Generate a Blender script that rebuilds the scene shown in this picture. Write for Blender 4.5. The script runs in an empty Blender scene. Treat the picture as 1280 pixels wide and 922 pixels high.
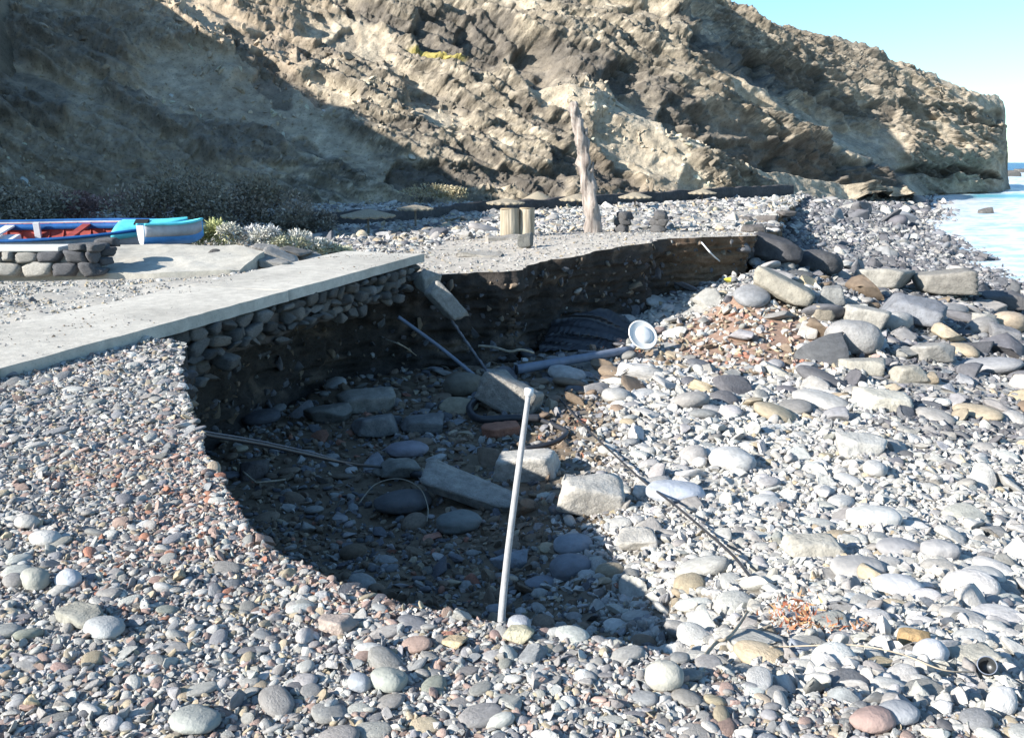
import bpy, bmesh, math, random
import numpy as np
from mathutils import Vector, Matrix, Euler
from mathutils.geometry import delaunay_2d_cdt

# ------------------------------------------------------------------ camera, sky, sun, exposure
scn = bpy.context.scene
COL = scn.collection
R = math.radians
EYE = 1.65
FPX = 1108.0                       # focal length in pixels of a 1280 wide picture
PITCH = math.atan(258 / FPX)
CP, SP = math.cos(PITCH), math.sin(PITCH)
cam_data = bpy.data.cameras.new('camera')
cam = bpy.data.objects.new('camera', cam_data); COL.objects.link(cam)
cam.location = (0, 0, EYE); cam.rotation_euler = (math.pi / 2 - PITCH, 0, 0)
cam_data.sensor_width = 36; cam_data.lens = FPX / 1280 * 36
cam_data.clip_start = .05; cam_data.clip_end = 60000
scn.camera = cam

SUN_EL = R(24.5)
SUN_AZ = math.atan2(-.90, -.46)    # towards the sun, from +Y clockwise
TO_SUN = Vector((math.sin(SUN_AZ) * math.cos(SUN_EL), math.cos(SUN_AZ) * math.cos(SUN_EL), math.sin(SUN_EL)))
sd = bpy.data.lights.new('sun', 'SUN'); sd.energy = 5.0; sd.angle = R(.5); sd.color = (1, .94, .85)
sun = bpy.data.objects.new('sun', sd); COL.objects.link(sun)
sun.rotation_euler = TO_SUN.to_track_quat('Z', 'Y').to_euler(); sun.location = (-10, -5, 20)

scn.view_settings.view_transform = 'Standard'; scn.view_settings.look = 'None'
scn.view_settings.exposure = 1.15; scn.view_settings.gamma = 1

w = bpy.data.worlds.new('World'); scn.world = w; w.use_nodes = True
nt = w.node_tree; nt.nodes.clear()
def N(t, k, **kw):
    n = t.nodes.new(k)
    for a, b in kw.items():
        setattr(n, a, b)
    return n
out = N(nt, 'ShaderNodeOutputWorld'); bg = N(nt, 'ShaderNodeBackground')
sky = N(nt, 'ShaderNodeTexSky'); sky.sky_type = 'NISHITA'; sky.sun_disc = False
sky.sun_elevation = SUN_EL; sky.sun_rotation = SUN_AZ
sky.air_density = 1.0; sky.dust_density = .3; sky.ozone_density = 2.0
tc = N(nt, 'ShaderNodeTexCoord'); sep = N(nt, 'ShaderNodeSeparateXYZ')
mp = N(nt, 'ShaderNodeMapping'); mp.inputs['Scale'].default_value = (3, 3, 22)
nz = N(nt, 'ShaderNodeTexNoise'); nz.inputs['Scale'].default_value = 1.6; nz.inputs['Detail'].default_value = 5
rmp = N(nt, 'ShaderNodeMapRange'); rmp.inputs['From Min'].default_value = .42; rmp.inputs['From Max'].default_value = .62
hr = N(nt, 'ShaderNodeMapRange'); hr.inputs['From Min'].default_value = .06; hr.inputs['From Max'].default_value = .0
mul = N(nt, 'ShaderNodeMath', operation='MULTIPLY'); mul2 = N(nt, 'ShaderNodeMath', operation='MULTIPLY'); mul2.inputs[1].default_value = .45
mix = N(nt, 'ShaderNodeMix', data_type='RGBA'); mix.inputs['B'].default_value = (8.5, 9.2, 9.8, 1)
tint = N(nt, 'ShaderNodeMix', data_type='RGBA', blend_type='MULTIPLY'); tint.inputs['Factor'].default_value = 1
tint.inputs['B'].default_value = (.70, .90, .97, 1)
L = nt.links.new
L(tc.outputs['Generated'], sep.inputs[0]); L(tc.outputs['Generated'], mp.inputs[0]); L(mp.outputs[0], nz.inputs['Vector'])
L(nz.outputs[0], rmp.inputs['Value']); L(sep.outputs['Z'], hr.inputs['Value'])
L(rmp.outputs[0], mul.inputs[0]); L(hr.outputs[0], mul.inputs[1]); L(mul.outputs[0], mul2.inputs[0])
L(sky.outputs[0], tint.inputs['A'])
L(mul2.outputs[0], mix.inputs['Factor']); L(tint.outputs['Result'], mix.inputs['A'])
L(mix.outputs['Result'], bg.inputs[0]); bg.inputs[1].default_value = .108
L(bg.outputs[0], out.inputs[0])

# ------------------------------------------------------------------ helpers: measuring, noise, materials, meshes
rng = np.random.default_rng(7)
random.seed(7)
def ray(px, py):
    u, v = px - 640.0, 461.0 - py
    return np.array([u, FPX * CP + v * SP, -FPX * SP + v * CP])
def P(px, py, z):                  # the point at height z that the photograph shows at (px, py)
    d = ray(px, py); t = (z - EYE) / d[2]
    return np.array([d[0] * t, d[1] * t, z])
def PD(px, py, y):                 # the same at depth y
    d = ray(px, py); t = y / d[1]
    return np.array([d[0] * t, y, EYE + d[2] * t])
def proj(p):
    p = np.asarray(p, float); x, y, z = p[..., 0], p[..., 1], p[..., 2] - EYE
    f = y * CP - z * SP; v = y * SP + z * CP
    return 640 + FPX * x / f, 461 - FPX * v / f
def _h(ix, iy, iz, s):
    n = (ix.astype(np.int64) * 374761393 + iy.astype(np.int64) * 668265263 + iz.astype(np.int64) * 2147483647 + s * 974711) & 0xffffffff
    n = ((n ^ (n >> 13)) * 1274126177) & 0xffffffff
    n = ((n ^ (n >> 15)) * 2246822519) & 0xffffffff
    return ((n ^ (n >> 16)) & 0xffffff) / float(0xffffff)
def vnoise(p, s=0):
    p = np.asarray(p, float); i = np.floor(p).astype(np.int64); f = p - i; f = f * f * (3 - 2 * f)
    r = 0
    for a in (0, 1):
        wa = f[..., 0] if a else 1 - f[..., 0]
        for b in (0, 1):
            wb = f[..., 1] if b else 1 - f[..., 1]
            for c in (0, 1):
                wc = f[..., 2] if c else 1 - f[..., 2]
                r = r + wa * wb * wc * _h(i[..., 0] + a, i[..., 1] + b, i[..., 2] + c, s)
    return r * 2 - 1
def fbm(p, o=4, s=0, g=.5):
    r = 0; a = 1; t = 0; p = np.asarray(p, float)
    for k in range(o):
        r = r + a * vnoise(p * 2 ** k + 13.7 * k, s + k); t += a; a *= g
    return r / t
def ridged(p, o=4, s=0, g=.55):
    r = 0; a = 1; t = 0; p = np.asarray(p, float)
    for k in range(o):
        r = r + a * (1 - 2 * np.abs(vnoise(p * 2 ** k + 7.3 * k, s + k))); t += a; a *= g
    return r / t
def sst(a, b, x):
    t = np.clip((x - a) / (b - a), 0, 1); return t * t * (3 - 2 * t)
def inpoly(x, y, poly):
    x = np.asarray(x); y = np.asarray(y); c = np.zeros(x.shape, bool); n = len(poly)
    for i in range(n):
        x0, y0 = poly[i]; x1, y1 = poly[i - 1]
        if y0 == y1: continue
        c ^= ((y0 > y) != (y1 > y)) & (x < (x1 - x0) * (y - y0) / (y1 - y0) + x0)
    return c

def material(name, src='attr', color=(.3, .3, .3), rough=.9, bump=.3, scale=20, var=.25, spec=.25, metal=0, speck=0, bdist=.01):
    """src: 'attr' mesh colour, 'inst' instance colour, 'obj' object colour, 'flat' one colour"""
    m = bpy.data.materials.new(name); m.use_nodes = True; t = m.node_tree; t.nodes.clear(); l = t.links.new
    o = N(t, 'ShaderNodeOutputMaterial'); b = N(t, 'ShaderNodeBsdfPrincipled'); l(b.outputs[0], o.inputs[0])
    b.inputs['Roughness'].default_value = rough; b.inputs['Specular IOR Level'].default_value = spec; b.inputs['Metallic'].default_value = metal
    tc = N(t, 'ShaderNodeTexCoord')
    if src == 'attr':
        c = N(t, 'ShaderNodeAttribute', attribute_name='col').outputs['Color']
    elif src == 'inst':
        c = N(t, 'ShaderNodeAttribute', attribute_name='col', attribute_type='INSTANCER').outputs['Color']
    elif src == 'obj':
        c = N(t, 'ShaderNodeObjectInfo').outputs['Color']
    else:
        r = N(t, 'ShaderNodeRGB'); r.outputs[0].default_value = (*color, 1); c = r.outputs[0]
    n1 = N(t, 'ShaderNodeTexNoise'); n1.inputs['Scale'].default_value = scale; n1.inputs['Detail'].default_value = 6; n1.inputs['Roughness'].default_value = .65
    l(tc.outputs['Object'], n1.inputs['Vector'])
    mr = N(t, 'ShaderNodeMapRange'); mr.inputs['From Min'].default_value = .3; mr.inputs['From Max'].default_value = .7
    mr.inputs['To Min'].default_value = 1 - var; mr.inputs['To Max'].default_value = 1 + var; l(n1.outputs[0], mr.inputs['Value'])
    vm = N(t, 'ShaderNodeVectorMath', operation='SCALE'); l(c, vm.inputs[0]); l(mr.outputs[0], vm.inputs['Scale']); res = vm.outputs[0]
    if speck:
        vo = N(t, 'ShaderNodeTexVoronoi'); vo.inputs['Scale'].default_value = scale * 4; l(tc.outputs['Object'], vo.inputs['Vector'])
        m2 = N(t, 'ShaderNodeMapRange'); m2.inputs['From Min'].default_value = .1; m2.inputs['From Max'].default_value = .35
        m2.inputs['To Min'].default_value = 1 - speck; m2.inputs['To Max'].default_value = 1; l(vo.outputs[0], m2.inputs['Value'])
        v2 = N(t, 'ShaderNodeVectorMath', operation='SCALE'); l(res, v2.inputs[0]); l(m2.outputs[0], v2.inputs['Scale']); res = v2.outputs[0]
    l(res, b.inputs['Base Color'])
    if bump:
        n2 = N(t, 'ShaderNodeTexNoise'); n2.inputs['Scale'].default_value = scale * 2.5; n2.inputs['Detail'].default_value = 8; n2.inputs['Roughness'].default_value = .7
        l(tc.outputs['Object'], n2.inputs['Vector'])
        bp = N(t, 'ShaderNodeBump'); bp.inputs['Strength'].default_value = bump; bp.inputs['Distance'].default_value = bdist
        l(n2.outputs[0], bp.inputs['Height']); l(bp.outputs[0], b.inputs['Normal'])
    return m

def link(name, me, m=None, parent=None, loc=(0, 0, 0), rot=(0, 0, 0), scl=(1, 1, 1), label=None, cat=None, group=None, kind=None, color=None, smooth=False):
    o = bpy.data.objects.new(name, me); COL.objects.link(o)
    o.location = loc; o.rotation_euler = rot; o.scale = scl
    if parent: o.parent = parent
    if m and me is not None and not me.materials: me.materials.append(m)
    if label: o['label'] = label
    if cat: o['category'] = cat
    if group: o['group'] = group
    if kind: o['kind'] = kind
    if color is not None: o.color = (*color, 1)
    if smooth and me is not None:
        me.shade_smooth()
    return o
def thing(name, label, cat, loc=(0, 0, 0), rz=0, group=None):
    return link(name, None, loc=loc, rot=(0, 0, rz), label=label, cat=cat, group=group)
def mesh_np(name, V, F, col=None, smooth=True):
    """V (n,3), F (m,3|4) ints, col per vertex"""
    V = np.asarray(V, np.float32); F = np.asarray(F, np.int32); me = bpy.data.meshes.new(name); k = F.shape[1]
    me.vertices.add(len(V)); me.vertices.foreach_set('co', V.ravel())
    me.loops.add(F.size); me.loops.foreach_set('vertex_index', F.ravel())
    me.polygons.add(len(F)); me.polygons.foreach_set('loop_start', np.arange(0, F.size, k, dtype=np.int32))
    me.update(calc_edges=True); me.validate()
    if col is not None:
        a = me.attributes.new('col', 'FLOAT_COLOR', 'POINT'); c = np.ones((len(V), 4), np.float32); c[:, :3] = col
        a.data.foreach_set('color', c.ravel())
    if smooth: me.shade_smooth()
    return me
def gridfaces(nr, nc):
    i = np.arange(nr - 1)[:, None] * nc + np.arange(nc - 1)[None]
    return np.stack([i, i + 1, i + nc + 1, i + nc], -1).reshape(-1, 4)
_ico = {}
def ico(sub):
    if sub not in _ico:
        b = bmesh.new(); bmesh.ops.create_icosphere(b, subdivisions=sub, radius=1)
        v = np.array([x.co[:] for x in b.verts]); f = np.array([[q.index for q in x.verts] for x in b.faces]); b.free(); _ico[sub] = (v, f)
    return _ico[sub]
def rock_verts(seed, kind='pebble', sub=3):
    r = np.random.default_rng(seed); v, f = ico(sub); v = v.copy()
    if kind == 'pebble':                        # water-worn, flattened
        e = r.uniform(.75, 1.0); v = np.sign(v) * np.abs(v) ** e
        v = v * (1 + .13 * fbm(v * .9 + seed * 5.1, 2, seed))[:, None]
        v += .04 * vnoise(v * 3 + seed, seed)[:, None] * v
    elif kind == 'block':                       # split slabs and blocks
        ax = [np.array(q, float) for q in ((1, 0, 0), (-1, 0, 0), (0, 1, 0), (0, -1, 0), (0, 0, 1), (0, 0, -1))]; rad = np.full(len(v), 9.0)
        for k in range(6 + r.integers(5, 9)):
            if k < 6: n = ax[k] + r.normal(0, .17, 3); d = r.uniform(.85, 1)
            else: n = r.normal(size=3); d = r.uniform(.98, 1.22)
            n = n / np.linalg.norm(n); c_ = v @ n; rad = np.minimum(rad, np.where(c_ > .05, d / np.maximum(c_, .05), 9))
        v = v * rad[:, None]; v = v * (1 + .035 * ridged(v * 1.4 + seed * 3.3, 4, seed, .6) + .02 * fbm(v * 4 + seed, 3, seed))[:, None]
    else:                                       # broken, facetted
        for k in range(r.integers(10, 15)):
            n = r.normal(size=3); n /= np.linalg.norm(n); d = r.uniform(.30, .66)
            ex = v @ n - d; ex[ex < 0] = 0; v = v - ex[:, None] * n
        v = v * (1 + .05 * fbm(v * 2.5 + seed * 3.3, 3, seed))[:, None]
    v = v / np.abs(v).max(0)
    return v, f
def rock_mesh(seed, kind='pebble', sub=3, m=None, name='rock', scl=(1, 1, 1)):
    v, f = rock_verts(seed, kind, sub); me = mesh_np(name, v * np.array(scl), f, smooth=(kind == 'pebble'))
    if m: me.materials.append(m)
    return me
def tube(pts, rad, seg=8, cap=True, m=None, name='tube', wob=0):
    pts = np.asarray(pts, float); n = len(pts); rad = np.broadcast_to(rad, (n,)); V = []
    tan = np.gradient(pts, axis=0); tan /= np.linalg.norm(tan, axis=1)[:, None] + 1e-9
    up = np.array([0, 0, 1.]) if abs(tan[0][2]) < .9 else np.array([1., 0, 0])
    for i in range(n):
        a = np.cross(tan[i], up); a /= np.linalg.norm(a); b = np.cross(a, tan[i]); up = b
        for k in range(seg):
            t = 2 * math.pi * k / seg; q = rad[i] * (1 + wob * math.sin(3 * t + i * .7) * .5 + wob * random.uniform(-.5, .5))
            V.append(pts[i] + q * (math.cos(t) * a + math.sin(t) * b))
    F = [(i * seg + k, i * seg + (k + 1) % seg, (i + 1) * seg + (k + 1) % seg, (i + 1) * seg + k) for i in range(n - 1) for k in range(seg)]
    if cap: F += [tuple(range(seg))[::-1], tuple((n - 1) * seg + k for k in range(seg))]
    me = bpy.data.meshes.new(name); me.from_pydata([tuple(x) for x in V], [], F); me.shade_smooth()
    if m: me.materials.append(m)
    return me
def smooth_path(pts, n=30):
    pts = np.asarray(pts, float); k = len(pts); res = []
    q = np.vstack([2 * pts[0] - pts[1], pts, 2 * pts[-1] - pts[-2]])
    for s in np.linspace(0, k - 1 - 1e-6, n):
        i = int(s); t = s - i; a, b, c, d = q[i:i + 4]
        res.append(.5 * (2 * b + (c - a) * t + (2 * a - 5 * b + 4 * c - d) * t * t + (3 * b - a - 3 * c + d) * t ** 3))
    return np.array(res)
def box_mesh(sx, sy, sz, bev=.01, m=None, name='box', rough=0, cuts=0, seed=0):
    b = bmesh.new(); bmesh.ops.create_cube(b, size=1); bmesh.ops.scale(b, vec=(sx, sy, sz), verts=b.verts)
    if cuts: bmesh.ops.subdivide_edges(b, edges=b.edges[:], cuts=cuts, use_grid_fill=True)
    if bev: bmesh.ops.bevel(b, geom=[e for e in b.edges if e.is_manifold and e.calc_face_angle(0) > .5], offset=bev, segments=2, affect='EDGES')
    me = bpy.data.meshes.new(name); b.to_mesh(me); b.free()
    if rough:
        v = np.array([x.co[:] for x in me.vertices]); v += rough * np.stack([vnoise(v / max(sx, sy, sz) * 9 + k * 9 + seed, seed + k) for k in range(3)], 1)
        me.vertices.foreach_set('co', v.astype(np.float32).ravel())
    if m: me.materials.append(m)
    return me

# ------------------------------------------------------------------ terrain heights
CPTS = [(900, 835, -.4), (960, 852, -.15), (1010, 868, -.03), (1130, 885, -.03), (1280, 900, -.03), (1450, 940, -.03), (1000, 770, -.6), (1100, 800, -.4), (1280, 800, -.5), (1450, 840, -.5),
        (1150, 720, -.9), (1280, 700, -1.05), (900, 755, -1.0), (850, 690, -1.2), (1000, 650, -1.3), (700, 700, -1.5), (760, 770, -1.3), (830, 805, -1.1), (880, 822, -.75),
        (500, 650, -1.75), (600, 700, -1.65), (400, 600, -1.75), (350, 500, -1.75), (250, 600, -1.75), (100, 600, -1.75), (500, 520, -1.75), (600, 440, -1.78), (700, 440, -1.75), (860, 445, -1.65),
        (550, 400, -1.75), (640, 600, -1.65), (930, 372, -.95), (885, 400, -1.35), (945, 318, -.5), (1000, 385, -1.15), (900, 440, -1.55), (1000, 445, -1.6), (1090, 360, -1.35), (1200, 360, -1.5),
        (1200, 440, -1.75), (1280, 460, -1.85), (1280, 600, -1.6), (1100, 560, -1.55), (1450, 600, -1.8), (1450, 700, -1.4), (800, 520, -1.6), (800, 620, -1.5),
        (1000, 305, -1.45), (1100, 300, -1.85), (1190, 335, -2.3), (1280, 358, -2.42), (1280, 400, -2.2), (1140, 288, -2.4), (1200, 270, -2.7), (1120, 262, -2.15), (1060, 240, -1.7), (1160, 243, -2.62), (1175, 262, -2.66), (1180, 290, -2.7), (1215, 305, -2.72), (1245, 318, -2.7), (1280, 335, -2.72),
        (1000, 255, -1.3), (1005, 236, -1.3), (940, 262, -.8), (1300, 300, -2.9), (1300, 250, -3.4), (1230, 232, -3.0), (1500, 380, -3.2), (1500, 300, -3.6), (1180, 228, -2.6)]
TPTS = [(0, 460, 0), (230, 430, 0), (400, 720, 0), (700, 790, 0), (1000, 870, 0), (1280, 900, -.0), (0, 900, 0), (640, 900, 0), (1280, 1000, 0), (-400, 600, 0), (-300, 460, 0),
        (534, 345, -.2), (654, 338, -.15), (805, 304, .05), (843, 298, .08), (943, 295, .05), (120, 350, 0), (0, 330, 0), (300, 340, 0), (450, 318, -.1),
        (540, 300, -.3), (648, 297, -.08), (740, 290, -.05), (830, 286, -.2), (640, 320, -.15), (435, 300, -.9), (300, 300, -.4), (590, 268, -.9), (700, 262, -.9), (830, 255, -.9), (990, 246, -.95), (700, 275, -.6),
        (850, 270, -.5), (960, 280, -.2), (980, 262, -.7), (530, 290, -.6), (1010, 240, -1.1), (0, 280, -.3), (200, 284, -.5), (380, 284, -.9), (-300, 300, 0), (-200, 280, 0), (1000, 232, -1)]
class RBF:
    def __init__(s, pts):
        w = np.array([P(*p) for p in pts]); s.c = s.key(w[:, 0], w[:, 1]); z = w[:, 2]
        D = np.linalg.norm(s.c[:, None] - s.c[None], axis=2); s.m = z.mean()
        s.w = np.linalg.solve(D + np.eye(len(D)) * 1e-3, z - s.m); s.lo, s.hi = z.min(), z.max()
    def key(s, x, y):
        y = np.maximum(y, 1.2); return np.stack([x / y * 1.6, np.log(y)], -1)
    def __call__(s, x, y):
        k = s.key(x, y); sh = k.shape[:-1]; k = k.reshape(-1, 2); o = np.empty(len(k))
        for i in range(0, len(k), 40000):
            q = k[i:i + 40000]; o[i:i + 40000] = np.linalg.norm(q[:, None] - s.c[None], axis=2) @ s.w
        return np.clip(o + s.m, s.lo - .3, s.hi).reshape(sh)
_B, _T = RBF(CPTS), RBF(TPTS)
def p3(x, y, k=1.0): return np.stack([np.asarray(x) * k, np.asarray(y) * k, np.zeros_like(np.asarray(x, float))], -1)
def beach_z(x, y):
    x = np.asarray(x, float); y = np.asarray(y, float)
    z = _B(x, y); d = sst(2.4, 5, y)
    z = z + d * (.07 * fbm(p3(x, y, .8), 3, 3) + .03 * fbm(p3(x, y, 3), 2, 5)) + sst(20, 60, y) * .22 * fbm(p3(x, y, .12), 3, 8)
    return np.where(y < 2.4, np.minimum(z, -.03), z)
def terr_z(x, y):
    x = np.asarray(x, float); y = np.asarray(y, float)
    return _T(x, y) + .018 * fbm(p3(x, y, 1.2), 3, 11) + sst(18, 40, y) * .12 * fbm(p3(x, y, .25), 3, 12)

# slab edge
SA, SB = P(-0, 460, .10), P(530, 317, .2)
sdir = (SB - SA); SLEN = np.linalg.norm(sdir[:2]); sdir = sdir / SLEN
SN = np.array([sdir[1], -sdir[0], 0])                      # points out over the hole
def slab_pt(s, off=0, dz=0): return SA + sdir * s + SN * off + np.array([0, 0, dz])
# terrace rim, near side then cavity then far side
near = [P(x, y, 0)[:2] for x, y in [(1650, 1010), (1450, 942), (1280, 902), (1140, 888), (1000, 868), (930, 843), (880, 829), (800, 811), (700, 791), (600, 774), (520, 755), (420, 725), (330, 681), (282, 622), (257, 572), (246, 520), (226, 470), (230, 431)]]
s_near = float(np.dot((near[-1] - SA[:2]), sdir[:2]))
cav = [slab_pt(s, o)[:2] for s, o in [(s_near + .15, -.25), (s_near + .7, -.7), (SLEN * .6, -.95), (SLEN * .75, -1.0), (SLEN * .9, -.9), (SLEN - .1, -.5)]]
far = [P(x, y, z)[:2] for x, y, z in [(536, 345, -.2), (590, 342, -.18), (654, 337, -.15), (675, 328, -.12), (740, 316, -.05), (805, 304, .05), (843, 298, .08), (890, 297, .07), (943, 295, .05), (962, 291, 0), (975, 284, -.15), (968, 275, -.3), (985, 262, -.7), (1003, 247, -1.0), (1018, 236, -1.1)]]
rim0 = near + cav + far
outer = [np.array(q) for q in [(40, 90), (20, 140), (-60, 120), (-60, 30), (-20, -6), (12, -6)]]
def resample(pts, step):
    o = []
    for a, b in zip(pts[:-1], pts[1:]):
        d = np.linalg.norm(b - a); st = max(step, step * (a[1] + b[1]) / 2 / 8); n = max(1, int(d / st))
        o += [a + (b - a) * i / n for i in range(n)]
    return o + [pts[-1]]
rim = np.array(resample(rim0, .035))
tn = np.gradient(rim, axis=0); tn /= np.linalg.norm(tn, axis=1)[:, None] + 1e-9
rn = np.stack([tn[:, 1], -tn[:, 0]], 1)
yy = rim[:, 1]
amp = np.clip(.035 * yy / 4, .02, .2)
rim = rim + rn * (amp * (fbm(p3(rim[:, 0], rim[:, 1], 1.6), 3, 21) * 1.6 + .5 * fbm(p3(rim[:, 0], rim[:, 1], 7), 2, 22)))[:, None]
TPOLY = np.vstack([rim, np.array(outer)])
def is_terr(x, y): return inpoly(x, y, TPOLY)
def ground(x, y):
    x = np.asarray(x, float); y = np.asarray(y, float)
    return np.where(is_terr(x, y), terr_z(x, y), beach_z(x, y))
def G(px, py, layer=None):
    """where the picture point meets the ground"""
    f = {'b': beach_z, 't': terr_z, None: ground}[layer]
    d = ray(px, py); d = d / d[1]; ys = np.geomspace(1.5, 260, 900); p = np.array([0, 0, EYE]) + ys[:, None] * d
    g = f(p[:, 0], p[:, 1]); i = np.argmax(p[:, 2] < g)
    if p[i, 2] >= g[i]: i = len(ys) - 1
    return np.array([p[i, 0], p[i, 1], float(g[i])])

# ------------------------------------------------------------------ materials
M_ground = material('ground_soil', 'attr', scale=9, var=.3, bump=.8, speck=.3, bdist=.02)
M_bank = material('bank_soil', 'attr', scale=5, var=.35, bump=1, speck=.45, bdist=.04)
M_cliff = material('cliff_rock', 'attr', scale=1.1, var=.3, bump=.9, speck=.35, bdist=.22)
M_inst = material('loose_stone', 'inst', scale=2.0, var=.25, bump=.4, bdist=.06)
M_stone = material('stone', 'obj', scale=3.0, var=.25, bump=.5, bdist=.05, speck=.12)
M_boulder = material('boulder', 'obj', scale=6, var=.3, bump=1, bdist=.03, speck=.25)
M_conc = material('concrete', 'attr', scale=8, var=.16, bump=.5, bdist=.012, speck=.2)
M_concf = material('rough_concrete', 'flat', (.33, .31, .28), scale=11, var=.3, bump=1, bdist=.035, speck=.3)

# ------------------------------------------------------------------ lower ground: hole floor, rubble slope, beach, sea bed
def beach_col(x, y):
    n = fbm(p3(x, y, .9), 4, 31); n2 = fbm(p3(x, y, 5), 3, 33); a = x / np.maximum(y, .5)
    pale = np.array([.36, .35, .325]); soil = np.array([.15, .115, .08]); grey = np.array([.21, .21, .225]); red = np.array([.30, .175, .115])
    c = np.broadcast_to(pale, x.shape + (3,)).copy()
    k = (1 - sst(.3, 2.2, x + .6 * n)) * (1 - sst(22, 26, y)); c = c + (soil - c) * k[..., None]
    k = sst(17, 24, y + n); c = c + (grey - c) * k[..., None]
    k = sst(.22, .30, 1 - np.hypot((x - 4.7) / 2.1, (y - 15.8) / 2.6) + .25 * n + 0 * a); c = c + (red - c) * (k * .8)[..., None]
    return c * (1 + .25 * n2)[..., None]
def polar_sheet(name, zf, cf, y0, y1, a0, a1, nr, nc, m, kind='structure'):
    ys = np.geomspace(y0, y1, nr); a = np.linspace(a0, a1, nc); Y, A = np.meshgrid(ys, a, indexing='ij'); X = A * Y
    Z = zf(X, Y); V = np.stack([X, Y, Z], -1).reshape(-1, 3); c = cf(X, Y).reshape(-1, 3)
    return link(name, mesh_np(name, V, gridfaces(nr, nc), c), m, kind=kind)
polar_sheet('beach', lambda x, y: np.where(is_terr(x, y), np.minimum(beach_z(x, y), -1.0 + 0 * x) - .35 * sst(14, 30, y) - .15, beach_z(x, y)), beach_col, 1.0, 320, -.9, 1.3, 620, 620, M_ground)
# deep ground sheet to the horizon, below everything
gs = [(-4000, -4000, -9), (4000, -4000, -9), (4000, 9000, -9), (-4000, 9000, -9)]
link('sea_bed', mesh_np('sea_bed', gs, [(0, 1, 2, 3)], np.full((4, 3), .2)), M_ground, kind='structure')

# ------------------------------------------------------------------ terrace: gravel sheet and eroded bank
def terr_col(x, y):
    n = fbm(p3(x, y, .7), 4, 41); n2 = fbm(p3(x, y, 6), 3, 43)
    c = np.array([.27, .255, .245]) + np.zeros(x.shape + (3,))
    red = np.array([.33, .235, .20]); k = sst(-.05, .3, n) * (1 - sst(7, 12, y)); c = c + (red - c) * (k * .5)[..., None]
    path = np.array([.46, .42, .365]); k = sst(9, 13, y) * (1 - sst(21, 26, y)); c = c + (path - c) * k[..., None]
    return c * (1 + .15 * n2)[..., None]
def build_terrace():
    pts = [tuple(p) for p in TPOLY]; nb = len(pts); edges = [(i, (i + 1) % nb) for i in range(nb)]
    ins = []
    for y0, y1, st in [(-4, 2, .4), (2, 9, .12), (9, 24, .3), (24, 110, 1.6)]:
        gx, gy = np.meshgrid(np.arange(-.8 * max(y1, 8), .7 * max(y1, 8), st), np.arange(y0, y1, st)); gx = gx.ravel() + rng.uniform(-.3, .3, gx.size) * st; gy = gy.ravel() + rng.uniform(-.3, .3, gy.size) * st
        k = is_terr(gx, gy); gx, gy = gx[k], gy[k]
        dm = np.full(len(gx), 9e9)
        for i in range(0, len(rim), 4): dm = np.minimum(dm, np.hypot(gx - rim[i, 0], gy - rim[i, 1]))
        k = dm > st * .4; ins += list(zip(gx[k], gy[k]))
    r = delaunay_2d_cdt([Vector(p) for p in pts + ins], edges, [tuple(range(nb))], 1, 1e-5)
    V = np.array([v[:] for v in r[0]]); F = np.array([f for f in r[2] if len(f) == 3])
    Z = terr_z(V[:, 0], V[:, 1]); V3 = np.column_stack([V, Z])
    n = np.cross(V3[F[:, 1]] - V3[F[:, 0]], V3[F[:, 2]] - V3[F[:, 0]])[:, 2]; F[n < 0] = F[n < 0][:, ::-1]
    link('gravel_terrace', mesh_np('gravel_terrace', V3, F, terr_col(V[:, 0], V[:, 1])), M_ground, kind='structure')
build_terrace()
BANK = []
def build_bank():
    n = len(rim); nr = 56; s = np.concatenate([[0], np.cumsum(np.linalg.norm(np.diff(rim, axis=0), axis=1))])
    top = terr_z(rim[:, 0], rim[:, 1]) + .003; bot = beach_z(rim[:, 0] + rn[:, 0] * .1, rim[:, 1] + rn[:, 1] * .1) - .35; bot = np.minimum(bot, top - .05)
    t = np.linspace(0, 1, nr)[:, None]; H = (top - bot)[None]
    Zs = top[None] - t * H
    # overhanging lip, hollow below, talus at the foot
    prof = -.27 * np.sin(np.clip(t * 2.2, 0, 1) * math.pi / 2) + .42 * np.clip(t - .62, 0, 1) ** 1.5
    hfac = np.clip(H / 1.6, 0, 1)
    p = np.stack([np.broadcast_to(rim[:, 0], Zs.shape), np.broadcast_to(rim[:, 1], Zs.shape), Zs], -1)
    q = p * np.array([1, 1, 1.8])
    d = prof * hfac + hfac * np.minimum(1, t * 6) * (.20 * fbm(q * .9, 3, 51) + .17 * ridged(q * np.array([1.6, 1.6, 4.5]), 4, 53) + .04 * fbm(q * 9, 3, 57))
    V = p.copy(); V[..., 0] += rn[:, 0] * d; V[..., 1] += rn[:, 1] * d
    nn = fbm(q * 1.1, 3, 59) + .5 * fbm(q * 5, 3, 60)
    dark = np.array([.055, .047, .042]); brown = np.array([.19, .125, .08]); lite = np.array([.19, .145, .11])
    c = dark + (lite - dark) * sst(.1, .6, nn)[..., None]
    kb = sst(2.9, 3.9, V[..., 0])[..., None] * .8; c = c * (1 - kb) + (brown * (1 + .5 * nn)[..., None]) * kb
    V = V.reshape(-1, 3)
    F = gridfaces(nr, n)[:, ::-1]
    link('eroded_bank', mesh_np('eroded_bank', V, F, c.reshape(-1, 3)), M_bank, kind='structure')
    BANK.append((V, F))
build_bank()

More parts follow.
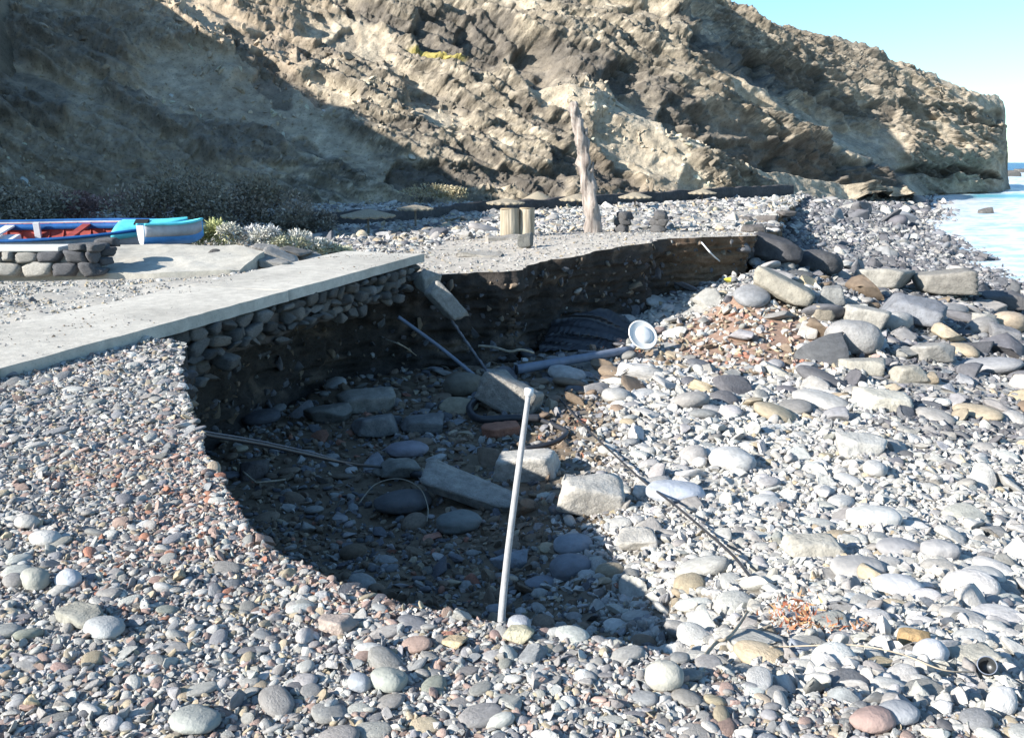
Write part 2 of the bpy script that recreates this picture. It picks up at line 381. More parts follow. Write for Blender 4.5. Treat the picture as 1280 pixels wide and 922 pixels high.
# ------------------------------------------------------------------ cliff
PXC = [-700, -400, 0, 200, 300, 400, 530, 590, 700, 850, 1000, 1060, 1100, 1180, 1230, 1255, 1262]
DC = [40, 45, 50, 52, 53, 54.5, 56, 57, 58.5, 62, 80, 98, 110, 121, 126, 129, 138]
KC = [.9, 1, 1.1, 1.2, 1.3, 1.4, 1.4, 1.4, 1.4, 1.35, 1.2, .9, .65, .5, .35, .2, .1]          # setback per metre of height
RX = [-700, 700, 860, 905, 930, 955, 1000, 1040, 1075, 1110, 1140, 1165, 1200, 1225, 1245, 1254, 1258, 1262]
RY = [-330, -140, -30, 2, 15, 30, 42, 47, 58, 72, 84, 92, 108, 118, 120, 126, 150, 222]
def build_cliff():
    px = np.concatenate([np.arange(-700, -20, 12.), np.arange(-20, 1262.1, 1.55)]); nc = len(px)
    d = np.interp(px, PXC, DC); k = np.interp(px, PXC, KC); ry = np.interp(px, RX, RY)
    ry = ry + 5 * fbm(p3(px * .06, px * 0), 3, 61) * (px < 1250) + 2 * vnoise(p3(px * .35, px * 0), 62) * (px < 1250)
    nr = 330; t = np.linspace(0, 1, nr)[:, None]
    by = 300 - 60 * sst(500, 1300, px)[None]; z0 = -3.0

    # elevation tangent at each row
    py = by + (ry[None] - by) * t
    v = 461 - py; E = (-FPX * SP + v * CP) / (FPX * CP + v * SP); pxe = px[None] + sst(1120, 1262, px)[None] * (5 * fbm(np.stack([py / 24, py * 0, py * 0], -1), 3, 65) + 2.5 * np.sin((py - 120) / 16) - 3); A = (pxe - 640) / (FPX * CP + v * SP)
    pj = np.interp(py + 4 * fbm(np.stack([py / 20, py * 0, py * 0], -1), 2, 66), [-330, -60, 0, 60, 130, 190, 222, 300], [560, 790, 835, 885, 965, 1060, 1112, 1180]) + 16 * fbm(np.stack([py / 30, py * 0 + 3, py * 0], -1), 3, 67)
    wst = sst(-10, 26, px[None] - pj)
    dn = np.interp(px, [-700, -400, 0, 200, 300, 400, 530, 590, 700, 850, 1000, 1110, 1262], [40, 45, 50, 52, 53, 54.5, 56, 57, 58.5, 62, 72, 82, 90])[None]; df = np.interp(px, [500, 830, 1000, 1110, 1200, 1255, 1262], [76, 92, 104, 114, 122, 128, 138])[None]
    kn = np.interp(px, [-700, 0, 300, 400, 850, 1110], [.9, 1.1, 1.3, 1.4, 1.3, 1.2])[None]; kf = np.interp(px, [500, 830, 1000, 1110, 1200, 1255, 1262], [1.1, 1.0, .9, .65, .4, .25, .1])[None]
    d = dn + (df - dn) * wst; k = kn + (kf - kn) * wst
    Y = (d + k * (EYE - z0)) / (1 - k * E); Z = EYE + E * Y; X = A * Y
    V = np.stack([X, Y, Z], -1); S = (Y / 50.0)
    W = V.copy()
    # strata run down to the right in the picture: rotate sample space
    th = R(24); qx = V[..., 0] * math.cos(th) - V[..., 2] * math.sin(th); qz = V[..., 0] * math.sin(th) + V[..., 2] * math.cos(th)
    Q = np.stack([qx, V[..., 1] * .6, qz], -1)
    big = fbm(Q / np.array([11, 14, 3.6]), 3, 71); mid = ridged(Q / np.array([5, 7, 1.9]), 4, 73)
    fine = fbm(V / .9, 4, 77, .6); blk = ridged(V / np.array([1.6, 1.6, .9]), 4, 79, .6)
    Sc = np.clip(S ** .7, .7, 1.6); qw = qz + 1.1 * fbm(V / 6, 3, 74)
    def ledge(w_, s_):
        f = qw / w_ + .35 * vnoise(Q / np.array([4, 4, 9]), s_); f = f - np.floor(f); return sst(0, .7, f) - sst(.78, .98, f)
    def cells(sz, s_):
        c_ = np.floor((np.stack([qx, V[..., 1], qw], -1) + .25 * np.stack([vnoise(V * 1.3 / sz[2], s_ + k) for k in range(3)], -1) * sz[2]) / np.array(sz)).astype(np.int64)
        return _h(c_[..., 0], c_[..., 1], c_[..., 2], s_)
    rock = sst(-.16, .12, fbm(Q / np.array([8, 10, 2.2]), 4, 76) + .10)
    disp = S ** .8 * (.85 * big + .35 * mid) + Sc * (.16 * fine + rock * (.46 * ledge(1.7, 301) + .34 * ledge(.7, 303) + .26 * cells((1.3, 1.3, .5), 305) + .20 * cells((.8, .8, .32), 307) + .16 * blk + .14 * cells((.45, .45, .24), 309)))
    # hollows (+) and shoulders (-) measured off the photograph: x0,y0,x1,y1, width, depth
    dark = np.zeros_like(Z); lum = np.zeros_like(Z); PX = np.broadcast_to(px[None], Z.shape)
    wob = 11 * fbm(np.stack([PX / 30, py / 18, PX * 0], -1), 4, 81)
    wob2 = 9 * fbm(np.stack([PX / 26, py / 20, PX * 0 + 4], -1), 4, 82)
    def seg(x0, y0, x1, y1, wd):
        dx, dy = x1 - x0, y1 - y0; l2 = dx * dx + dy * dy; a, b = PX + wob - x0, py + wob2 - y0
        u = np.clip((a * dx + b * dy) / l2, 0, 1); return np.hypot(a - u * dx, (b - u * dy)) / wd
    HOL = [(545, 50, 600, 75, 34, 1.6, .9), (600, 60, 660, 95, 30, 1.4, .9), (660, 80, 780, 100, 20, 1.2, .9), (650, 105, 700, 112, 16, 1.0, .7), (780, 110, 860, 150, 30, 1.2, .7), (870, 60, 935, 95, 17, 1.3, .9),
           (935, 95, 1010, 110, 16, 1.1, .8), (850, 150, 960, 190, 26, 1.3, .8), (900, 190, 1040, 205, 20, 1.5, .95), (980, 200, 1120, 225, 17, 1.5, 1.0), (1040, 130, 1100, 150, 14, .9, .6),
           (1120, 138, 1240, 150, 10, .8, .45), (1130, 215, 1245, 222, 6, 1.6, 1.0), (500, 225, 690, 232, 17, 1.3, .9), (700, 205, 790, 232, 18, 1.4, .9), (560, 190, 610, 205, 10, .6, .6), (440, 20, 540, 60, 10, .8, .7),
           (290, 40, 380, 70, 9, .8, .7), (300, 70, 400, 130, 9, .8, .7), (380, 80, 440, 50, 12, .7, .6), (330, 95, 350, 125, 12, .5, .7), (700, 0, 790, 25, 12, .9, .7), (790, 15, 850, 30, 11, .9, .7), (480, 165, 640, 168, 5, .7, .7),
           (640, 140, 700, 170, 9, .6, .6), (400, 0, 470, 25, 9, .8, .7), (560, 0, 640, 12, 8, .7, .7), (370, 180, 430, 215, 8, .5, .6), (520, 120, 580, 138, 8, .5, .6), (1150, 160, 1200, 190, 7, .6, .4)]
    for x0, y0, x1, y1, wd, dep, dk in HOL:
        q = seg(x0, y0, x1, y1, wd); g = 1 - sst(.75, 1.12, q); disp = disp - g * dep * S * .55; dark = np.maximum(dark, g * dk)  # dk paints the hollow's shade into the rock colour
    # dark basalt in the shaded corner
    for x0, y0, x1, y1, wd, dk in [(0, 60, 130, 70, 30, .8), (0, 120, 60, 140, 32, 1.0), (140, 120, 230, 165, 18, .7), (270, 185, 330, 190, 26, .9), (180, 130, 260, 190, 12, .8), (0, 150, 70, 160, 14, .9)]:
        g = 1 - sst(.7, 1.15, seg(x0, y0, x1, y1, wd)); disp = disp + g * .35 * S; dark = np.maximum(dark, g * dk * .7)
    SHO = [(660, 100, 740, 90, 22, 1.0), (700, 130, 900, 215, 22, 1.0), (560, 90, 720, 145, 20, 1.2), (890, 70, 1010, 180, 14, .9), (380, 110, 480, 110, 24, .5), (600, 40, 800, 55, 16, .8), (250, 60, 290, 95, 14, .8), (1100, 180, 1230, 200, 16, .8)]
    for x0, y0, x1, y1, wd, dep in SHO:
        disp = disp + np.exp(-seg(x0, y0, x1, y1, wd) ** 2) * dep * S * .8
    edge = np.minimum(1, (1 - t) * 14) * np.minimum(1, (1262 - PX) / 10)
    disp = disp * (.25 + .75 * edge) * (1 - .8 * 4 * wst * (1 - wst))
    hl = sst(1090, 1150, PX)[..., None]; hm = (4 * wst * (1 - wst))[..., None] * (1 - hl); n = np.array([.36, -.75, .42]) * (1 - hl - hm) + np.array([-.1, -.9, .2]) * hl + np.array([.72, -.5, .4]) * hm; V = V + disp[..., None] * n
    # colours: tan ash slopes, grey-brown breccia, dark basalt, shade painted into the hollows
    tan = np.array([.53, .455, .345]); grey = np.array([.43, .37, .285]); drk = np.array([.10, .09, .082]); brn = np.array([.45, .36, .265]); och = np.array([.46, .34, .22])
    cn = fbm(Q / np.array([6, 8, 1.8]), 5, 91, .6); c = grey + (tan - grey) * np.clip(1 - rock * .55 + .5 * cn, 0, 1)[..., None]
    on = sst(.12, .45, fbm(V / 7, 3, 95)); c = c + (och - c) * (on * .45)[..., None]
    sp = sst(.08, .34, ridged(V / np.array([2.2, 2.2, 1.0]), 5, 97, .7) - .02 + .3 * fbm(V / 5, 2, 99)) ; c = c + (drk - c) * (np.clip(sp * .18 + sp * rock * .26, 0, 1))[..., None]
    sp2 = sst(.15, .5, ridged(V / np.array([.9, .9, .42]), 3, 98, .7)); c = c * (1 - (.12 + .33 * rock) * sp2 * (1 - 3.4 * wst * (1 - wst)))[..., None]; c = c * (.82 + .36 * cells((.8, .8, .45), 307))[..., None]
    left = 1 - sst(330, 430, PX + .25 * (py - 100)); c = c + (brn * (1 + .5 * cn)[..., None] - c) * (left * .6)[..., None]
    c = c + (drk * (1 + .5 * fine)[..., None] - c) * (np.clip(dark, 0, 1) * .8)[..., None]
    farg = wst * sst(950, 1100, PX); c = c + (np.array([.33, .29, .24]) * (1 + .35 * cn - .2 * blk)[..., None] - c) * (farg * .5 * (1 - dark))[..., None]
    yel = 1 - sst(.7, 1.1, np.hypot((PX - 540 - .0) / 36, (py - 79 - .28 * (PX - 540)) / 6)); c = c + (np.array([.38, .32, .09]) - c) * (yel * .8)[..., None]
    c = np.clip(c * (1 + .22 * fbm(V / .5, 3, 101))[..., None], .02, .6)
    # back side behind the ridge, and the return at the headland's seaward end
    back = V[-1].copy(); Vb = np.stack([back + np.array([2, 14, -1.5]), back + np.array([8, 60, -10])]); cb = np.stack([c[-1]] * 2)
    V = np.concatenate([V, Vb]); c = np.concatenate([c, cb]); nr2 = nr + 2
    last = V[:, -1:]; ex = np.concatenate([last + np.array([-8., 40, -2]), last + np.array([-40., 130, -4])], 1); V = np.concatenate([V, ex], 1); c = np.concatenate([c, c[:, -1:], c[:, -1:]], 1)
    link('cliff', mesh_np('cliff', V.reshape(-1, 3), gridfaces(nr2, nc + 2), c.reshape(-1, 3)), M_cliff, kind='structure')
    return V, c, px, nr, nc, dark
CL = build_cliff()
# spur of the hill beyond the left edge of the picture, which shades the corner behind the boats
def build_spur():
    A = PD(165, 0, 62); C2 = P(600, 283, -.9)
    ts = np.array(TO_SUN[:]); n = np.cross(C2 - A, ts); n /= np.linalg.norm(n)
    ys = np.linspace(2, 70, 60); x0 = -38.0
    z = A[2] - (n[0] * (x0 - A[0]) + n[1] * (ys - A[1])) / n[2]
    print('SPUR', z.min(), z.max(), n)
    z = z + .9 * fbm(p3(ys * .25, ys * 0), 4, 111); z = np.where(ys < 12, z - (12 - ys) * 1.2, z); z = np.clip(z, -1, 40)
    u = np.linspace(-1, 1, 41); V = []
    for i, y in enumerate(ys):
        for s in u: V.append((x0 + s * 9, y, (z[i] + 3) * (1 - abs(s) ** 1.2) - 3))
    V = np.array(V); V += .6 * np.stack([fbm(V / 3 + k * 5, 4, 113 + k) for k in range(3)], 1) * np.array([1, 1, .4])
    link('hill_spur', mesh_np('hill_spur', V, gridfaces(60, 41), np.clip(np.array([.2, .17, .13]) * (1 + .5 * fbm(V / 4, 4, 119))[:, None], .03, .5)), M_cliff, kind='structure')
build_spur()

# ------------------------------------------------------------------ sea
def build_sea():
    ys = np.geomspace(14, 420, 300); a = np.linspace(.1, 1.4, 420); Y, A = np.meshgrid(ys, a, indexing='ij'); X = A * Y
    sh = (-2.5 - beach_z(X, Y))                     # depth of water
    wv = .10 * fbm(p3(X, Y, .35) * np.array([1, 2.2, 1]), 3, 121) + .05 * fbm(p3(X, Y, 1.6) * np.array([1, 2, 1]), 3, 123)
    br = np.exp(-((sh - .75 + .3 * fbm(p3(X, Y, .05), 2, 125)) / .14) ** 2) * .35
    Z = -2.5 + wv * sst(14, 40, Y) + br
    fo = 1 - sst(1.25, 2.0, sh + .5 * fbm(p3(X, Y, .06), 4, 127)); PX_, PY_ = proj(np.stack([X, Y, Z], -1))
    fo = np.maximum(fo, sst(.35, .5, fbm(p3(X, Y, .03) * np.array([1, .5, 1]), 3, 129)))
    fo = np.where((PY_ > 247), 1, fo); band = np.exp(-((PY_ - 245) / 3.0) ** 2) * sst(1195, 1225, PX_); fo = np.clip(fo - band, 0, 1)
    tex = .5 + .5 * fbm(p3(X, Y, .9) * np.array([1, 2.5, 1]), 4, 131)
    fo = fo * (1 - .5 * sst(.5, .68, tex))
    deep = np.array([.015, .16, .28]); turq = np.array([.10, .42, .52]); wh = np.array([.73, .75, .77])
    water = turq + (deep - turq) * sst(1.5, 3.2, sh)[..., None]; c = water + (wh - water) * fo[..., None]
    V = np.stack([X, Y, Z], -1).reshape(-1, 3)
    m = material('sea_water', 'attr', rough=.35, bump=.5, scale=.8, var=.05, spec=.4, bdist=.15)
    link('sea', mesh_np('sea', V, gridfaces(300, 420), c.reshape(-1, 3)), m, kind='structure')
    m2 = material('open_water', 'flat', (.012, .11, .26), rough=.3, bump=1, scale=.06, var=.2, spec=.4, bdist=1.5)
    link('open_sea', mesh_np('open_sea', [(41, 415, -2.53), (6000, 100, -2.53), (9000, 16000, -2.53), (-3000, 16000, -2.53)], [(0, 1, 2, 3)]), m2, kind='structure')
build_sea()

# ------------------------------------------------------------------ loose stones: prototypes and scattering
PEB = [rock_mesh(200 + i, 'pebble', 3, name='pebble_shape') for i in range(8)]
RUB = [rock_mesh(300 + i, 'rubble', 3, name='rubble_shape') for i in range(9)]
def proto_collection(name, meshes, low):
    c = bpy.data.collections.new(name)
    for i, me in enumerate(meshes):
        m2 = rock_mesh(*low[i]); m2.materials.append(M_inst)
        c.objects.link(bpy.data.objects.new('%s_%02d' % (name, i), m2))
    return c
PC = proto_collection('stone_shapes', PEB + RUB, [(200 + i, 'pebble', 2) for i in range(8)] + [(300 + i, 'rubble', 3) for i in range(9)])
def gn_tree():
    g = bpy.data.node_groups.new('lay_stones', 'GeometryNodeTree')
    g.interface.new_socket('Geometry', in_out='INPUT', socket_type='NodeSocketGeometry'); g.interface.new_socket('Geometry', in_out='OUTPUT', socket_type='NodeSocketGeometry')
    gi = N(g, 'NodeGroupInput'); go = N(g, 'NodeGroupOutput'); ci = N(g, 'GeometryNodeCollectionInfo'); ci.inputs['Collection'].default_value = PC
    ci.inputs['Separate Children'].default_value = True; ci.inputs['Reset Children'].default_value = True
    ip = N(g, 'GeometryNodeInstanceOnPoints'); ip.inputs['Pick Instance'].default_value = True
    def na(n, t):
        a = N(g, 'GeometryNodeInputNamedAttribute'); a.data_type = t; a.inputs['Name'].default_value = n
        return a.outputs['Attribute']
    l = g.links.new; l(gi.outputs[0], ip.inputs['Points']); l(ci.outputs[0], ip.inputs['Instance'])
    l(na('idx', 'INT'), ip.inputs['Instance Index']); l(na('rot', 'FLOAT_VECTOR'), ip.inputs['Rotation']); l(na('scl', 'FLOAT_VECTOR'), ip.inputs['Scale'])
    l(ip.outputs[0], go.inputs[0]); return g
GN = gn_tree()
def stuff(name, label, cat, S):
    me = bpy.data.meshes.new(name); n = len(S['p']); me.vertices.add(n); me.vertices.foreach_set('co', S['p'].astype(np.float32).ravel())
    for nm, ty, key, fld in (('rot', 'FLOAT_VECTOR', 'rot', 'vector'), ('scl', 'FLOAT_VECTOR', 'scl', 'vector')):
        a = me.attributes.new(nm, ty, 'POINT'); a.data.foreach_set(fld, S[key].astype(np.float32).ravel())
    a = me.attributes.new('idx', 'INT', 'POINT'); a.data.foreach_set('value', S['idx'].astype(np.int32))
    a = me.attributes.new('col', 'FLOAT_COLOR', 'POINT'); c = np.ones((n, 4), np.float32); c[:, :3] = S['col']; a.data.foreach_set('color', c.ravel())
    me.materials.append(M_inst)
    o = link(name, me, label=label, cat=cat, kind='stuff'); md = o.modifiers.new('lay', 'NODES'); md.node_group = GN
    print('STUFF', name, n); return o
def make(x, y, z, r, col, rubble=0., flat=(.38, .7), elong=(1.0, 1.5), tilt=.18):
    n = len(x); w = rng.uniform(.8, 1.0, n); ln = w * rng.uniform(*elong, n); h = rng.uniform(*flat, n)
    scl = np.stack([r * ln, r * w, r * h], 1); rot = np.stack([rng.normal(0, tilt, n), rng.normal(0, tilt, n), rng.uniform(0, 6.283, n)], 1)
    isr = rng.random(n) < rubble; idx = np.where(isr, 8 + rng.integers(0, 9, n), rng.integers(0, 8, n))
    rot[:, :2] *= np.where(isr, 2.2, 1)[:, None]
    return dict(p=np.stack([x, y, z + r * h * rng.uniform(.15, .6, n)], 1), rot=rot, scl=scl, idx=idx, col=col, r=r)
def cat_(L): return {k: np.concatenate([q[k] for q in L]) for k in L[0]}
def sub(S, m): return {k: v[m] for k, v in S.items()}
def candidates(r, y0, y1, cover, a0=-.72, a1=.72, jit=.3):
    area = (a1 - a0) * (y1 * y1 - y0 * y0) / 2; n = int(cover * area / (math.pi * r * r))
    y = np.sqrt(rng.uniform(y0 * y0, y1 * y1, n)); x = rng.uniform(a0, a1, n) * y
    return x, y, r * np.exp(rng.normal(0, jit, n))
PAL = {'grey': (.285, .275, .262), 'blue': (.24, .241, .25), 'dark': (.13, .13, .14), 'pale': (.43, .42, .395), 'white': (.48, .47, .45), 'pink': (.34, .25, .215), 'tan': (.38, .32, .235), 'brown': (.20, .155, .115), 'red': (.34, .17, .12), 'green': (.26, .27, .235)}
def paint(n, mix):
    ks = list(mix); p = np.array([mix[k] for k in ks], float); p /= p.sum(); c = np.array([PAL[k] for k in ks])[rng.choice(len(ks), n, p=p)]
    return np.clip(c * np.exp(rng.normal(0, .13, n))[:, None] * (1 + rng.normal(0, .012, (n, 3))), .03, .62)
def blend(n, wts, mixes):
    """per stone choice between palettes with weights wts (list of arrays)"""
    W = np.stack(wts, 1); W = W / W.sum(1, keepdims=True); u = rng.random(n)[:, None]; k = (u > np.cumsum(W, 1)).sum(1).clip(0, len(mixes) - 1); c = np.zeros((n, 3))
    for i, m in enumerate(mixes):
        s = k == i; c[s] = paint(s.sum(), m)
    return c
def dart(x, y, r, k=.85):
    o = np.argsort(-r); keep = []; ax = np.empty(len(x)); ay = np.empty(len(x)); ar = np.empty(len(x)); n = 0
    for i in o:
        if n and np.any((ax[:n] - x[i]) ** 2 + (ay[:n] - y[i]) ** 2 < (k * (ar[:n] + r[i])) ** 2): continue
        ax[n], ay[n], ar[n] = x[i], y[i], r[i]; n += 1; keep.append(i)
    return np.array(keep, int)
BLOCK = []      # (x, y, r) footprints kept free
def clear_of(x, y, r, B, k=.75):
    m = np.ones(len(x), bool)
    for bx, by, br in B:
        c = np.abs(x - bx) < br; 
        if c.any(): m[c] &= (x[c] - bx) ** 2 + (y[c] - by) ** 2 > (k * br) ** 2
    return m

for path_ in ([(640, 478), (675, 468), (710, 458), (745, 450), (780, 442)], [(612, 518), (590, 515), (588, 530), (620, 536), (650, 536), (690, 536), (705, 550), (670, 564)], [(700, 505), (735, 545), (770, 585), (805, 615), (840, 645), (880, 678), (915, 712)]):
    for a_, b_ in zip(path_[:-1], path_[1:]):
        for t_ in (0, .33, .67):
            q_ = G(a_[0] + (b_[0] - a_[0]) * t_, a_[1] + (b_[1] - a_[1]) * t_, 'b'); BLOCK.append((q_[0], q_[1] - .05, .16))
def rock_thing(name, label, cat, px, py, wpx, hpx, col, kind='rubble', yaw=None, tilt=(0, 0), seed=None, dpx=None, group=None, layer=None, sink=.12, mat=None, dy=0):
    """one stone whose foot the photograph shows at (px, py), wpx wide and hpx tall"""
    g = G(px, py, layer); dist = g[1] / math.cos(math.atan2(EYE - g[2], g[1]))
    W = wpx * dist / FPX; dep = math.atan2(EYE - g[2], g[1]); D = W * (dpx or .75); Hh = max(.34 * W, (hpx * dist / FPX - D * .45 * math.sin(dep)) / math.cos(dep) * 1.25) if dpx is None else hpx * dist / FPX
    s = seed if seed is not None else int(px * 7 + py) % 991
    yaw = yaw if yaw is not None else ((s * 37) % 60 - 30) * math.pi / 180
    me = rock_mesh(1000 + s, 'block' if kind == 'rubble' else kind, 4, name='boulder_shape', scl=(W / 2, D / 2, Hh / 2))
    x, y = g[0], g[1] + D * .35 + dy
    z = float(ground(x, y)) if layer is None else float({'b': beach_z, 't': terr_z}[layer](x, y))
    z = min(z, g[2] + .3)
    o = link(name, me, mat or M_boulder, loc=(x, y, z + Hh * (.5 - sink)), rot=(tilt[0], tilt[1], yaw), label=label, cat=cat, group=group, color=PAL.get(col, col) if isinstance(col, str) else col)
    BLOCK.append((x, y, W * .5)); return o

